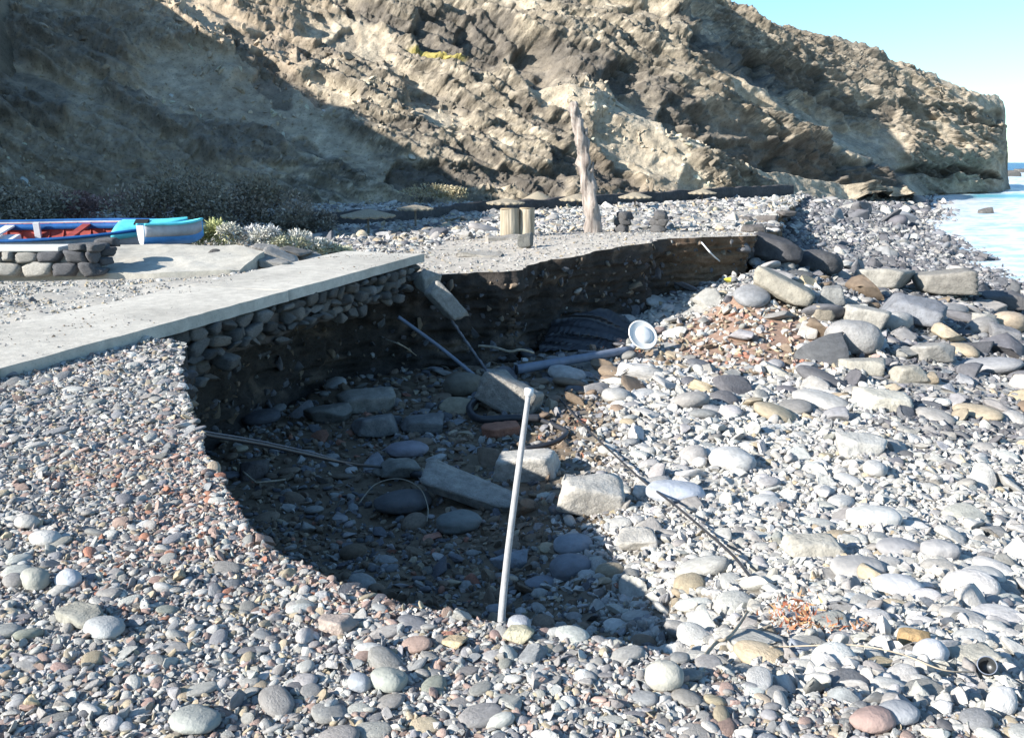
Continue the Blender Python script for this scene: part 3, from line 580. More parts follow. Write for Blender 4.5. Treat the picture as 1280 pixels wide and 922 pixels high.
BO = [  # name, label, px, py(foot), w, h, colour, kind, tilt
 ('boulder', 'large blue-grey angular boulder in the middle of the boulder pile', 1153, 413, 96, 40, (.25, .26, .285), 'rubble', (.1, .18)),
 ('boulder', 'wide flat-topped grey-brown boulder at the top right of the boulder pile', 1187, 377, 80, 36, (.29, .275, .25), 'rubble', (0, 0)),
 ('boulder', 'rounded light grey boulder at the foot of the boulder pile', 1070, 446, 78, 40, (.36, .355, .35), 'pebble', (0, 0)),
 ('boulder', 'pale angular block just left of the blue-grey boulder', 1086, 413, 60, 28, (.44, .42, .38), 'rubble', (0, .1)),
 ('boulder', 'long pale flat boulder behind the small rubble', 1106, 363, 88, 26, (.40, .38, .34), 'rubble', (0, -.05)),
 ('boulder', 'dark rounded boulder beside the dark slab at the end of the bank', 1027, 345, 62, 28, (.095, .095, .10), 'pebble', (0, .1)),
 ('boulder', 'dark flat slab boulder lying against the end of the bank', 972, 334, 70, 33, (.085, .085, .092), 'rubble', (0, .2)),
 ('boulder', 'small dark boulder under the tip of the bank', 925, 332, 40, 18, (.09, .088, .09), 'rubble', (0, 0)),
 ('boulder', 'long tan slab leaning down the debris slope', 988, 387, 92, 34, (.40, .37, .31), 'rubble', (0, .42)),
 ('boulder', 'low grey boulder near the wet stones right of the rounded boulder', 1172, 455, 60, 26, (.36, .35, .33), 'rubble', (0, 0)),
 ('boulder', 'small white block at the left edge of the boulder pile', 1011, 426, 26, 21, (.50, .48, .45), 'rubble', (0, .2)),
 ('boulder', 'dark boulder at the right border behind the boulder pile', 1262, 396, 60, 24, (.16, .155, .16), 'rubble', (0, 0)),
 ('boulder', 'grey chunk at the upper edge of the red soil', 1042, 388, 38, 26, (.30, .30, .29), 'rubble', (0, 0)),
 ('boulder', 'tan block below the leaning slab', 1030, 403, 30, 18, (.36, .32, .26), 'rubble', (0, 0)),
 ('boulder', 'pale wedge of rock right of the blue-grey boulder', 1228, 412, 44, 20, (.40, .385, .35), 'rubble', (0, .2)),
 ('boulder', 'grey lump between the wedge and the right border', 1262, 432, 40, 26, (.24, .24, .25), 'rubble', (0, 0)),
 ('boulder', 'wet dark boulder right of the low grey boulder', 1225, 446, 40, 20, (.12, .12, .13), 'rubble', (0, 0)),
 ('boulder', 'pale crumbly rock above the wet stones', 1085, 470, 60, 18, (.42, .40, .35), 'rubble', (0, 0)),
 ('boulder', 'cream crumbly rock with a hollow under its right end', 1140, 480, 52, 22, (.42, .395, .34), 'rubble', (0, 0)),
 ('rubble_block', 'large pale broken block in the middle of the sunlit rubble', 742, 650, 92, 50, (.47, .45, .41), 'rubble', (0, .15)),
 ('rubble_block', 'pale broken block lying at the edge of the shadow', 657, 603, 88, 40, (.48, .46, .42), 'rubble', (0, -.1)),
 ('rubble_block', 'bluish white flat rock right of the large broken block', 847, 628, 78, 26, (.40, .43, .48), 'pebble', (0, .05)),
 ('rubble_block', 'cream block high up in the sunlit rubble', 1112, 516, 76, 28, (.50, .475, .41), 'rubble', (0, 0)),
 ('rubble_block', 'white flat rock in the right part of the rubble', 1098, 658, 66, 28, (.50, .50, .48), 'pebble', (0, 0)),
 ('rubble_block', 'wide pale slab of rock near the middle right of the rubble', 1080, 570, 70, 30, (.46, .45, .42), 'rubble', (0, 0)),
 ('rubble_block', 'pale blocky rock on the left of the rubble below the cable', 800, 690, 60, 24, (.46, .44, .40), 'rubble', (0, 0)),
 ('rubble_block', 'broad pale rock left of the flat grey cobbles', 1020, 700, 80, 26, (.42, .40, .35), 'rubble', (0, 0)),
 ('beach_cobble', 'flat grey cobble with a shaded left side resting on white stones', 1080, 723, 70, 24, (.33, .325, .32), 'pebble', (0, 0)),
 ('beach_cobble', 'white cobble lying under the flat grey cobble', 1128, 746, 60, 28, (.50, .50, .50), 'pebble', (0, 0)),
 ('beach_cobble', 'oval grey cobble above the flat grey cobble', 1130, 694, 58, 22, (.30, .30, .31), 'pebble', (0, 0)),
 ('beach_cobble', 'roundish grey and white cobble right of the oval one', 1180, 702, 48, 26, (.36, .355, .355), 'pebble', (0, 0)),
 ('beach_cobble', 'smooth pale oval cobble near the right border', 1234, 736, 56, 26, (.43, .425, .41), 'pebble', (0, 0)),
 ('beach_cobble', 'white egg-shaped cobble beside the orange stone', 1168, 832, 44, 32, (.52, .53, .55), 'pebble', (0, 0)),
 ('beach_cobble', 'orange-tan stone among the white cobbles', 1144, 814, 46, 28, (.46, .32, .17), 'rubble', (0, 0)),
 ('beach_cobble', 'cream flat stone above the dark tin', 1222, 834, 56, 26, (.45, .43, .37), 'rubble', (0, 0)),
 ('beach_cobble', 'white oval cobble in the bottom right corner', 1256, 898, 36, 34, (.46, .46, .46), 'pebble', (0, 0)),
 ('beach_cobble', 'pinkish brown cobble at the bottom edge', 1096, 918, 54, 28, (.33, .24, .215), 'pebble', (0, 0)),
 ('beach_cobble', 'grey oval cobble touching the pinkish brown one', 1127, 908, 50, 24, (.30, .31, .33), 'pebble', (0, 0)),
 ('beach_cobble', 'blue-grey upright stone at the right of the twigs', 1012, 824, 44, 20, (.30, .33, .38), 'rubble', (.3, .3)),
 ('beach_cobble', 'grey cobble on the slope below the red seaweed', 1044, 790, 46, 22, (.36, .36, .33), 'rubble', (0, 0)),
 ('fallen_rock', 'round brown boulder beside the broken footing', 579, 496, 54, 30, (.17, .15, .12), 'pebble', (0, 0)),
 ('fallen_rock', 'pale rectangular slab in the shaded part of the hole', 458, 516, 80, 28, (.33, .30, .26), 'rubble', (0, 0)),
 ('fallen_rock', 'blue-grey slab just below the pale rectangular slab', 470, 551, 66, 30, (.19, .185, .18), 'rubble', (0, .1)),
 ('fallen_rock', 'grey flat stone left of the blue-grey slab', 408, 529, 62, 18, (.20, .185, .165), 'rubble', (0, 0)),
 ('fallen_rock', 'flat dark grey slab left of the black hose', 527, 544, 62, 24, (.19, .185, .18), 'rubble', (0, 0)),
 ('fallen_rock', 'purple-grey flat stone left of the red slab', 508, 573, 54, 16, (.23, .22, .245), 'pebble', (0, 0)),
 ('fallen_rock', 'smooth blue-grey oval stone near the tip of the shadow', 714, 723, 52, 30, (.20, .21, .235), 'pebble', (0, 0)),
 ('fallen_rock', 'grey rounded stone just above the blue-grey oval one', 718, 693, 52, 24, (.26, .28, .31), 'pebble', (0, 0)),
 ('fallen_rock', 'greenish grey rounded stone left of the leaning post', 573, 669, 56, 26, (.19, .20, .19), 'pebble', (0, 0)),
 ('fallen_rock', 'large dark flat rock under the wire loop', 502, 648, 76, 30, (.12, .118, .12), 'pebble', (0, 0)),
 ('fallen_rock', 'thin red-brown slab lying below the black hose', 627, 550, 54, 13, (.32, .15, .10), 'rubble', (0, 0)),
 ('fallen_rock', 'pale blue stone behind the leaning post', 641, 716, 50, 22, (.26, .28, .31), 'rubble', (0, 0)),
 ('fallen_rock', 'blue-grey flat stone right of the leaning post base', 676, 736, 42, 16, (.22, .235, .265), 'pebble', (0, 0)),
 ('fallen_rock', 'long grey stone in the shade below the cable end', 500, 602, 70, 16, (.21, .20, .175), 'rubble', (0, 0)),
 ('fallen_rock', 'brown stone in the dark left side of the hole', 315, 600, 46, 26, (.12, .105, .10), 'rubble', (0, 0)),
 ('fallen_rock', 'grey stone in the dark hollow under the slab', 430, 460, 44, 14, (.17, .17, .17), 'rubble', (0, 0)),
 ('terrace_stone', 'grey-green pebble in front of a white one at the left border', 41, 740, 36, 26, (.31, .31, .28), 'pebble', (0, 0)),
 ('terrace_stone', 'bluish white long stone beside the grey-green pebble', 82, 737, 38, 22, (.42, .44, .47), 'pebble', (0, 0)),
 ('terrace_stone', 'rough tan-grey flat stone low on the left of the gravel', 95, 786, 60, 24, (.33, .32, .28), 'rubble', (0, 0)),
 ('terrace_stone', 'long smooth grey stone just below the tan-grey flat stone', 126, 802, 54, 24, (.35, .36, .36), 'pebble', (0, 0)),
 ('terrace_stone', 'big greenish grey stone cut by the bottom edge', 238, 919, 64, 26, (.30, .31, .29), 'pebble', (0, 0)),
 ('terrace_stone', 'pinkish angular stone casting a dark shadow on the gravel', 417, 795, 48, 22, (.42, .35, .31), 'rubble', (0, 0)),
 ('terrace_stone', 'grey-green rounded stone right of a blue-grey disc', 484, 866, 46, 26, (.31, .32, .29), 'pebble', (0, 0)),
 ('terrace_stone', 'blue-grey disc-shaped pebble with a crisp outline', 449, 867, 30, 20, (.30, .32, .35), 'pebble', (0, 0)),
 ('terrace_stone', 'cream stone at the rim beside the leaning post', 648, 806, 42, 20, (.45, .42, .31), 'rubble', (0, 0)),
 ('terrace_stone', 'orange-cream stone on the gravel left of the cream one', 566, 812, 34, 14, (.48, .38, .25), 'rubble', (0, 0)),
 ('terrace_stone', 'smooth blue-grey stone right at the base of the leaning post', 650, 794, 30, 20, (.30, .31, .34), 'pebble', (0, 0)),
 ('terrace_stone', 'large mottled grey cobble near the rim on the right', 832, 868, 46, 34, (.38, .37, .33), 'pebble', (0, 0)),
 ('terrace_stone', 'upright grey stone with a long shadow on the upper left gravel', 30, 665, 34, 18, (.38, .37, .35), 'pebble', (0, 0)),
 ('terrace_stone', 'white flat stone lying over a grey one on the left gravel', 52, 684, 40, 18, (.48, .47, .45), 'pebble', (0, 0)),
]
for i, (nm, lb, px, py, wp, hp, c, kd, tl) in enumerate(BO):
    cat = {'boulder': 'boulder', 'rubble_block': 'rock', 'beach_cobble': 'cobble', 'fallen_rock': 'rock', 'terrace_stone': 'stone'}[nm]
    if nm == 'boulder': c = tuple(q * .80 for q in c)
    lay = 't' if nm == 'terrace_stone' else ('b' if nm in ('boulder', 'fallen_rock', 'rubble_block') else None)
    rock_thing(nm, lb, cat, px, py, wp, hp, c, kd, tilt=tl, seed=i * 13 + 5, layer=lay, mat=M_stone if kd == 'pebble' and nm != 'boulder' else M_boulder)

for px_, py_, w_, h_, lb_ in [(1236, 219, 26, 8, 'low dark rock awash at the left of the headland point'), (1262, 221, 24, 9, 'dark rock at the tip of the headland'), (1276, 216, 14, 6, 'small sea rock farthest out beyond the headland tip'), (1215, 224, 30, 7, 'flat dark rock at the waterline under the headland'), (1232, 268, 22, 9, 'lone dark rock standing in the white surf')]:
    q_ = P(px_, py_, -2.6); W_ = w_ * q_[1] / FPX
    link('sea_rock', rock_mesh(int(px_), 'block', 4, name='sea_rock_shape', scl=(W_ / 2, W_ * .4, h_ * q_[1] / FPX)), M_boulder, loc=q_, label=lb_, cat='sea rock', color=(.13, .125, .12))
def individuals(S, n, name, label_fn, cat, group, meshes_off=0):
    """largest n stones in the picture become objects; returns the rest"""
    p = S['p']; px, py = proj(p); dist = np.linalg.norm(p - np.array([0, 0, EYE]), axis=1); size = S['scl'][:, 0] / dist
    size = np.where((px > -5) & (px < 1285) & (py > 205) & (py < 925), size, 0); o = np.argsort(-size); top = o[:n]
    prot = {}
    def word(c):
        l_ = c.mean(); rb = c[0] / c[2]
        if rb > 1.45: return 'pinkish' if c[1] / c[2] < 1.2 else 'tan'
        return 'dark grey' if l_ < .19 else ('mid-grey' if l_ < .30 else ('light grey' if l_ < .42 else 'near-white'))
    for i in top:
        k = int(S['idx'][i]); me = (PEB + RUB)[k]
        if not me.materials: me.materials.append(M_stone)
        if k not in prot:
            prot[k] = link(name, me); ob = prot[k]
        else:
            ob = prot[k].copy(); COL.objects.link(ob)
        ob.location = p[i]; ob.rotation_euler = S['rot'][i]; ob.scale = S['scl'][i]; ob.color = (*S['col'][i], 1)
        ob['label'] = label_fn(k, word(S['col'][i])); ob['category'] = cat; ob['group'] = group
    return sub(S, o[n:])

# --- terrace gravel
def terrace_stones():
    L_ = []
    big = []
    for r, y0, y1, cov in [(.058, 2, 12, .016), (.038, 2, 12, .22), (.027, 2, 9, .20)]:
        x, y, rr = candidates(r, y0, y1, cov)
        dens = np.clip(.22 + .85 * sst(-1.0, .7, x + .3 * (3.2 - y)) + .6 * sst(4.2, 6, y) + .5 * fbm(p3(x, y, .9), 2, 141), .12, 1)
        m = is_terr(x, y) & (rng.random(len(x)) < dens); big.append((x[m], y[m], rr[m]))
    x, y, rr = [np.concatenate(q) for q in zip(*big)]
    rr = np.minimum(rr, .056); m = clear_of(x, y, rr, BLOCK, 1.0); x, y, rr = x[m], y[m], rr[m]
    k = dart(x, y, rr, .92); x, y, rr = x[k], y[k], rr[k]
    grey = {'grey': 6, 'blue': 4, 'pale': 3.5, 'green': .8, 'pink': .7, 'tan': .3, 'white': .3}
    c = paint(len(x), grey); B = make(x, y, terr_z(x, y), rr, c, np.where(y > 4, .6, .22), (.3, .55), (1.0, 1.7), .13)
    isr = B['idx'] >= 8
    B = individuals(B, 290, 'gravel_stone', lambda k, w_: ('smooth ' if k < 8 else 'angular ') + w_ + ' pebble lying on the gravel terrace', 'pebble', 'larger pebbles lying on the gravel terrace')
    L_.append(B)
    blk = list(zip(x, y, rr)) + BLOCK
    for r, y0, y1, cov, a0, a1 in [(.018, 2, 9.5, .62, -.86, .80), (.011, 2, 7, .75, -.86, .80), (.0078, 2, 5, .65, -.86, .80), (.03, 8, 14, .35, -.72, .1)]:
        x, y, rr = candidates(r, y0, y1, cov, a0, a1); m = is_terr(x, y); x, y, rr = x[m], y[m], rr[m]
        if r < .02:
            m = clear_of(x, y, rr, blk, .7); x, y, rr = x[m], y[m], rr[m]
        # nothing under the promenade
        s_ = (x - SA[0]) * SN[0] + (y - SA[1]) * SN[1]; m = s_ > -.02; x, y, rr = x[m], y[m], rr[m]
        pk = sst(-.1, .3, fbm(p3(x, y, .8), 3, 143)) * (1 - sst(4, 6, y)); n = len(x)
        c = blend(n, [1.15 - pk, pk], [{'grey': 3, 'pale': 5, 'white': 1.2, 'blue': 1.5, 'tan': 1.3, 'pink': 1.2, 'dark': .8}, {'pink': 6, 'red': 1.5, 'grey': 1.5, 'pale': 3, 'dark': .6, 'tan': 1.5}])
        L_.append(make(x, y, terr_z(x, y), rr, c, .65, (.35, .7), (1, 1.8), .3))
    # back of the terrace, path with sparse grit, stony field up to the low wall
    for r, y0, y1, cov, a0, a1 in [(.02, 14, 24, .06, -.25, .3), (.035, 13, 24, .07, -.25, .3), (.05, 18, 26, .2, -.35, .32), (.08, 20.5, 44, .8, -.5, .36), (.13, 40, 84, .7, -.3, .36), (.16, 22, 70, .08, -.4, .36)]:
        x, y, rr = candidates(r, y0, y1, cov, a0, a1); m = is_terr(x, y)
        if r > .03: m &= (y > 21.5 + 1.5 * vnoise(p3(x, y, .3), 145) + 2 * sst(-1, 3, x)) | (x < -1.7)
        x, y, rr = x[m], y[m], rr[m]
        c = paint(len(x), {'pale': 4, 'grey': 5, 'white': .6, 'dark': 1.5, 'tan': 1.5, 'blue': 1.5}); 
        L_.append(make(x, y, terr_z(x, y), rr, c, .8, (.35, .7), (1, 2.0), .22))
    stuff('gravel', 'fine mixed grey and pinkish gravel covering the terrace in the foreground', 'gravel', cat_(L_))
terrace_stones()

# --- hole floor, sunlit rubble and beach
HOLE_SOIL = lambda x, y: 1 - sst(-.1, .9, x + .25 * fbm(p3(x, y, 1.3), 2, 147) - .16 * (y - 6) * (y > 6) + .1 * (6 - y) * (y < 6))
def beach_stones():
    L_ = []; big = []
    for r, y0, y1, cov in [(.30, 13, 24, .5), (.19, 11, 24, .7), (.17, 5, 24, .04), (.11, 3.4, 22, .15), (.075, 2.6, 20, .32), (.05, 2.6, 15, .42)]:
        x, y, rr = candidates(r, y0, y1, cov, -.45, .72 if y1 > 16 else 1.0, .25); soil = HOLE_SOIL(x, y)
        z = beach_z(x, y); m = (~is_terr(x, y)) & (rng.random(len(x)) < 1 - .62 * soil) & (z > -2.6)
        redz = np.hypot((x - 3.9) / 1.6, (y - 15.6) / 1.5) < 1; m &= ~(redz & (rng.random(len(x)) < .8))
        m &= rr < (.035 + .03 * y)
        if r in (.3, .2): m &= (np.hypot((x / y - .40) / .20, (y - 17) / 4.2) < 1) & (x / y > .19)
        big.append((x[m], y[m], rr[m]))
    x, y, rr = [np.concatenate(q) for q in zip(*big)]
    m = clear_of(x, y, rr, BLOCK, 1.0); x, y, rr = x[m], y[m], rr[m]; k = dart(x, y, rr, .88); x, y, rr = x[k], y[k], rr[k]
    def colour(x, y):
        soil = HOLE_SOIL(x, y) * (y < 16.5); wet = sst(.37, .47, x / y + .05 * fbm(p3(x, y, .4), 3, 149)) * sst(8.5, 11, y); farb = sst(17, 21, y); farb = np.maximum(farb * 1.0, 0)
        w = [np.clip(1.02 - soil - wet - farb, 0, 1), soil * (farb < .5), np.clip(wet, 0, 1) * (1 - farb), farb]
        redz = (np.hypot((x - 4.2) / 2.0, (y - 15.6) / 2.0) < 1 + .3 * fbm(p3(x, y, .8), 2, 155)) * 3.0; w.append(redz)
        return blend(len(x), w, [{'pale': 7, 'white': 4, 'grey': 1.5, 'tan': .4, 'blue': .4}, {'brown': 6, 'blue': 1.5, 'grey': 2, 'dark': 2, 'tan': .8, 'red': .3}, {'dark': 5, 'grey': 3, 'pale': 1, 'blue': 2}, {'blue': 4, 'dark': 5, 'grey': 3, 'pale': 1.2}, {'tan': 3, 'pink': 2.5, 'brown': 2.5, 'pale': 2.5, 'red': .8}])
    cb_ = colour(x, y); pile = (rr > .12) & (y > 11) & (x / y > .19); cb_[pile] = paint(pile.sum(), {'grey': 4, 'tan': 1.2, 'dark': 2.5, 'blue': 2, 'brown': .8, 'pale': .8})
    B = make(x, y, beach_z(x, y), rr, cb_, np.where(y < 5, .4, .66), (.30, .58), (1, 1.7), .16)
    B = individuals(B, 290, 'cobble', lambda k, w_: ('rounded ' if k < 8 else 'angular ') + w_ + ' cobble lying loose among the beach rubble', 'cobble', 'larger cobbles of the beach and the hole floor')
    L_.append(B); blk = list(zip(x, y, rr))
    for r, y0, y1, cov, a0, a1 in [(.031, 2.4, 12.5, .8, -.45, 1.1), (.019, 2.4, 8, .65, -.45, .95), (.05, 10, 22, .55, -.2, .95), (.05, 1.5, 9, .3, .8, 1.8), (.03, 1.5, 8, .5, 1.0, 1.8), (.012, 2.4, 4.2, .5, -.1, .72)]:
        x, y, rr = candidates(r, y0, y1, cov, a0, a1); m = (~is_terr(x, y)); x, y, rr = x[m], y[m], rr[m]; soil = HOLE_SOIL(x, y)
        m = rng.random(len(x)) < 1 - .6 * soil; x, y, rr = x[m], y[m], rr[m]
        m = clear_of(x, y, rr, blk, .7) if r < .06 else x == x; x, y, rr = x[m], y[m], rr[m]
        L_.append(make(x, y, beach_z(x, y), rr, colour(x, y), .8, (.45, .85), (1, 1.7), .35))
    stuff('rubble', 'pale broken rubble and small stones filling the washed out beach', 'rubble', cat_(L_))
    L_ = []
    for r, y0, y1, cov, a0, a1 in [(.075, 20, 40, .8, .1, .8), (.17, 20, 60, .10, .1, .8), (.12, 38, 75, .7, .15, .7), (.22, 72, 150, .6, .25, .62), (.45, 50, 130, .06, .25, .6)]:
        x, y, rr = candidates(r, y0, y1, cov, a0, a1); z = beach_z(x, y); m = (~is_terr(x, y)) & (z > -2.62); x, y, rr, z = x[m], y[m], rr[m], z[m]
        a = x / y; lt = sst(.05, .4, fbm(p3(x, y, .15), 3, 151) + .25 * sst(50, 90, y) + .8 * (1 - sst(.24, .3, a + .02 * fbm(p3(x, y, .2), 2, 3)))); 
        m = rng.random(len(x)) < np.where(z < -2.4, .35, 1); x, y, rr, z, lt = x[m], y[m], rr[m], z[m], lt[m]
        c = blend(len(x), [1.05 - lt, lt], [{'blue': 4, 'dark': 8, 'grey': 1.5, 'pale': .4}, {'pale': 2, 'grey': 4, 'blue': 2, 'dark': 2.5}])
        L_.append(make(x, y, z, rr, c, .75, (.4, .8), (1, 1.8), .3))
    stuff('shingle', 'dark grey shingle of the far beach down to the surf', 'shingle', cat_(L_))
beach_stones()

# --- stones stuck in the eroded bank, broken rock lying on the cliff
def bank_stones():
    V, F = BANK[0]; i = rng.integers(0, len(F), 2600); w = rng.dirichlet(np.ones(4), 2600); p = (V[F[i]] * w[..., None]).sum(1)
    m = (p[:, 1] > 2.5); p = p[m]; r = np.exp(rng.normal(math.log(.026), .55, len(p))) * (1 + .04 * p[:, 1]); bz = beach_z(p[:, 0], p[:, 1]); m = (p[:, 2] > bz - .05) & (p[:, 2] < terr_z(p[:, 0], p[:, 1]) - r * 1.2); p, r = p[m], r[m]
    S = make(p[:, 0], p[:, 1], p[:, 2], r, paint(len(p), {'dark': 6, 'brown': 4, 'grey': .8}), .95, (.5, .8), (1, 1.5), .5); S['p'][:, 2] = p[:, 2]
    stuff('embedded_stones', 'dark stones sticking out of the eroded soil bank of the hole', 'stones', S)
bank_stones()
def cliff_rocks():
    V, C, px, nr, nc, dark = CL; n = 9000
    i = rng.integers(2, nr - 1, n); j = rng.integers(55, nc - 1, n); p = V[i, j]; c = C[i, j]; y = p[:, 1]
    w = sst(-.1, .25, fbm(p / np.array([7, 8, 2.6]), 3, 161)); m = (rng.random(n) < .12 + .88 * w) & (y < 72) & (i < nr - 12); p, c, y = p[m], c[m], y[m]
    pxx, pyy = proj(p); r = np.exp(rng.normal(math.log(2.2), .42, len(p))) * y / FPX * 1.05; r = np.minimum(r, .6)
    c = c * np.exp(rng.normal(.02, .2, len(p)))[:, None]
    S = make(p[:, 0], p[:, 1], p[:, 2], r, np.clip(c, .03, .5), 1, (.35, .7), (1, 2.2), .5)
    stuff('cliff_scree', 'broken rock and scree scattered over the face of the cliff', 'scree', S)
cliff_rocks()

# ------------------------------------------------------------------ promenade: concrete slab, paving, masonry, ramp
def prism(name, poly, z_fn, th, m, col, step=.25, rough=.004, seed=0, kind='structure', parent=None, label=None, cat=None, bev=True):
    """a slab with polygon outline, top heights z_fn and thickness th (or a bottom function)"""
    poly = resample([np.array(p[:2], float) for p in poly] + [np.array(poly[0][:2], float)], step)[:-1]; poly = np.array(poly)
    jit = .014 * np.stack([vnoise(p3(poly[:, 0], poly[:, 1], 7) + 5 * k, seed + k) for k in (0, 1)], 1); poly = poly + jit
    gx, gy = np.meshgrid(np.arange(poly[:, 0].min(), poly[:, 0].max(), step), np.arange(poly[:, 1].min(), poly[:, 1].max(), step)); gx = gx.ravel() + rng.uniform(-.2, .2, gx.size) * step; gy = gy.ravel() + rng.uniform(-.2, .2, gy.size) * step
    k = inpoly(gx, gy, poly); dm = np.full(len(gx), 9e9)
    for q in poly: dm = np.minimum(dm, np.hypot(gx - q[0], gy - q[1]))
    k &= dm > step * .4; nb = len(poly)
    r = delaunay_2d_cdt([Vector(p) for p in list(poly) + list(zip(gx[k], gy[k]))], [(i, (i + 1) % nb) for i in range(nb)], [tuple(range(nb))], 1, 1e-6)
    V = np.array([v[:] for v in r[0]]); F = np.array([f for f in r[2] if len(f) == 3]); z = z_fn(V[:, 0], V[:, 1]) + rough * fbm(p3(V[:, 0], V[:, 1], 5), 3, seed); V3 = np.column_stack([V, z])
    n = np.cross(V3[F[:, 1]] - V3[F[:, 0]], V3[F[:, 2]] - V3[F[:, 0]])[:, 2]; F[n < 0] = F[n < 0][:, ::-1]
    lim = inpoly(V[:, 0], V[:, 1], poly); zb = z_fn(poly[:, 0], poly[:, 1]); ce = poly.mean(0)
    i0 = len(V3); top = V3[:nb].copy(); low = top.copy(); low[:, 2] = zb - th(poly[:, 0], poly[:, 1]) if callable(th) else zb - th
    V3 = np.vstack([V3, top, low]); a = np.arange(nb); b = (a + 1) % nb
    area = np.sum(poly[:, 0] * np.roll(poly[:, 1], -1) - np.roll(poly[:, 0], -1) * poly[:, 1])
    q = np.stack([i0 + a, i0 + nb + a, i0 + nb + b, i0 + b], 1)
    if area < 0: q = q[:, ::-1]
    q3 = np.vstack([q[:, [0, 1, 2]], q[:, [0, 2, 3]]]); bot = F.copy()
    # underside
    Vb = V3[:i0].copy(); Vb[:, 2] = low[:, 2].mean() if callable(th) else z_fn(Vb[:, 0], Vb[:, 1]) - th
    V3 = np.vstack([V3, Vb]); F = np.vstack([F, q3, bot[:, ::-1] + i0 + 2 * nb])
    cc = np.array(col) * (1 + .28 * fbm(p3(V3[:, 0], V3[:, 1], 1.1), 5, seed + 3) + .10 * vnoise(p3(V3[:, 0], V3[:, 1], 14), seed + 4))[:, None]
    return link(name, mesh_np(name, V3, F, cc, smooth=False), m, parent=parent, kind=kind, label=label, cat=cat)
def slab_top(x, y):
    s = (x - SA[0]) * sdir[0] + (y - SA[1]) * sdir[1]; s = s / (sdir[0] ** 2 + sdir[1] ** 2)
    return SA[2] + sdir[2] * s
def sp2(s, o): return slab_pt(s, o)[:2]
BAYS = [(-7, -.02), (0, SLEN * .5 - .006), (SLEN * .5 + .006, SLEN)]
slab_root = link('promenade_slab', None, kind='structure')
for a, b in BAYS:
    ends = [sp2(b + e_, -o_) for o_, e_ in ((0, 0), (.1, -.03), (.3, .02), (.45, -.07), (.62, -.09), (.8, .03), (1.05, -.02), (1.2, .05), (1.45, 0))] if b == SLEN else [sp2(b, 0), sp2(b, -1.45)]
    prism('slab_bay', [sp2(a, 0)] + ends + [sp2(a, -1.45)], slab_top, .13, M_conc, (.47, .445, .395), step=.1, seed=int(a * 10) + 171, kind=None, parent=slab_root)
back = [sp2(SLEN, -1.46), P(430, 318, .2)[:2], P(330, 333, .2)[:2], P(240, 343, .18)[:2], P(60, 350, .15)[:2], P(-200, 352, .14)[:2], P(-700, 360, .12)[:2], sp2(-7, -1.46)]
prism('promenade_paving', back, lambda x, y: slab_top(x, y) * 0 + .085 + .011 * (y - 7), .30, M_conc, (.42, .395, .35), step=.12, rough=.035, seed=181)

# masonry under the slab edge
def masonry():
    t = thing('retaining_wall', 'undermined dry stone retaining wall hanging under the edge of the pale concrete slab', 'stone wall', tuple(slab_pt(s_near, -.2, -.4)))
    base = np.array(t.location)
    s0 = s_near - .35; r = np.random.default_rng(5); S_ = SLEN - s0
    def bottom(s):
        u = (s - s0) / S_; return -.62 - .10 * math.sin(u * 9) + .14 * float(vnoise(np.array([s * 1.7, 0, 0]), 191)) + (-.25 if u < .1 else 0) + (.12 if u > .9 else 0)
    # backing mortar
    n = 140; ss = np.linspace(s0, SLEN - .03, n); rows = 14; V = []
    for side in (0, 1):
        for j in range(rows):
            for s in ss:
                u = j / (rows - 1); z = -.125 + u * (bottom(s) + .14); off = (-.13 - .05 * u) if side == 0 else -.5 + .12 * u
                q = slab_pt(s, off, z); q = q + SN * .06 * float(vnoise(q * 4 + side * 9, 193)) + np.array([0, 0, .04 * float(vnoise(q * 5, 195))]) * (j == rows - 1); V.append(q)
    F = gridfaces(rows, n)[:, ::-1].tolist(); k = rows * n; F += [[a + k for a in f[::-1]] for f in F]
    e = (rows - 1) * n; F += [[e + i, e + i + k, e + i + 1 + k, e + i + 1] for i in range(n - 1)]
    F += [[j * n + n - 1, (j + 1) * n + n - 1, (j + 1) * n + n - 1 + k, j * n + n - 1 + k] for j in range(rows - 1)]
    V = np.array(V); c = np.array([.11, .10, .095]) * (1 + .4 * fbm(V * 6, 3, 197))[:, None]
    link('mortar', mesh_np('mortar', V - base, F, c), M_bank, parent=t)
    protos = [rock_mesh(500 + i, 'block' if i < 4 else 'rubble', 3, name='wall_stone_shape') for i in range(7)]
    for p_ in protos: p_.materials.append(M_boulder)
    row = 0; z = -.15; first = True
    while z > -.95:
        h = r.uniform(.09, .16); s = s0 + r.uniform(0, .2)
        while s < SLEN - .08:
            wd = h * r.uniform(.8, 2.6); b_ = bottom(s + wd / 2)
            if z - h > b_ - .06 and r.random() < .96:
                q = slab_pt(s + wd / 2, -.10 + r.uniform(-.03, .03), z - h / 2 + r.uniform(-.015, .015)) - base
                g = r.uniform(.11, .27); c = (g, g * .97, g * .93) if r.random() < .7 else (g * 1.1, g, g * .88)
                link('stone', protos[r.integers(0, 7)], parent=t, loc=q, rot=(r.normal(0, .2), r.normal(0, .16), math.atan2(sdir[1], sdir[0]) + (math.pi if r.random() < .5 else 0)), scl=(wd * r.uniform(.46, .60), r.uniform(.09, .15), h * r.uniform(.42, .62)), color=c)
            s += wd + .01
        z -= h * .98; row += 1
masonry()
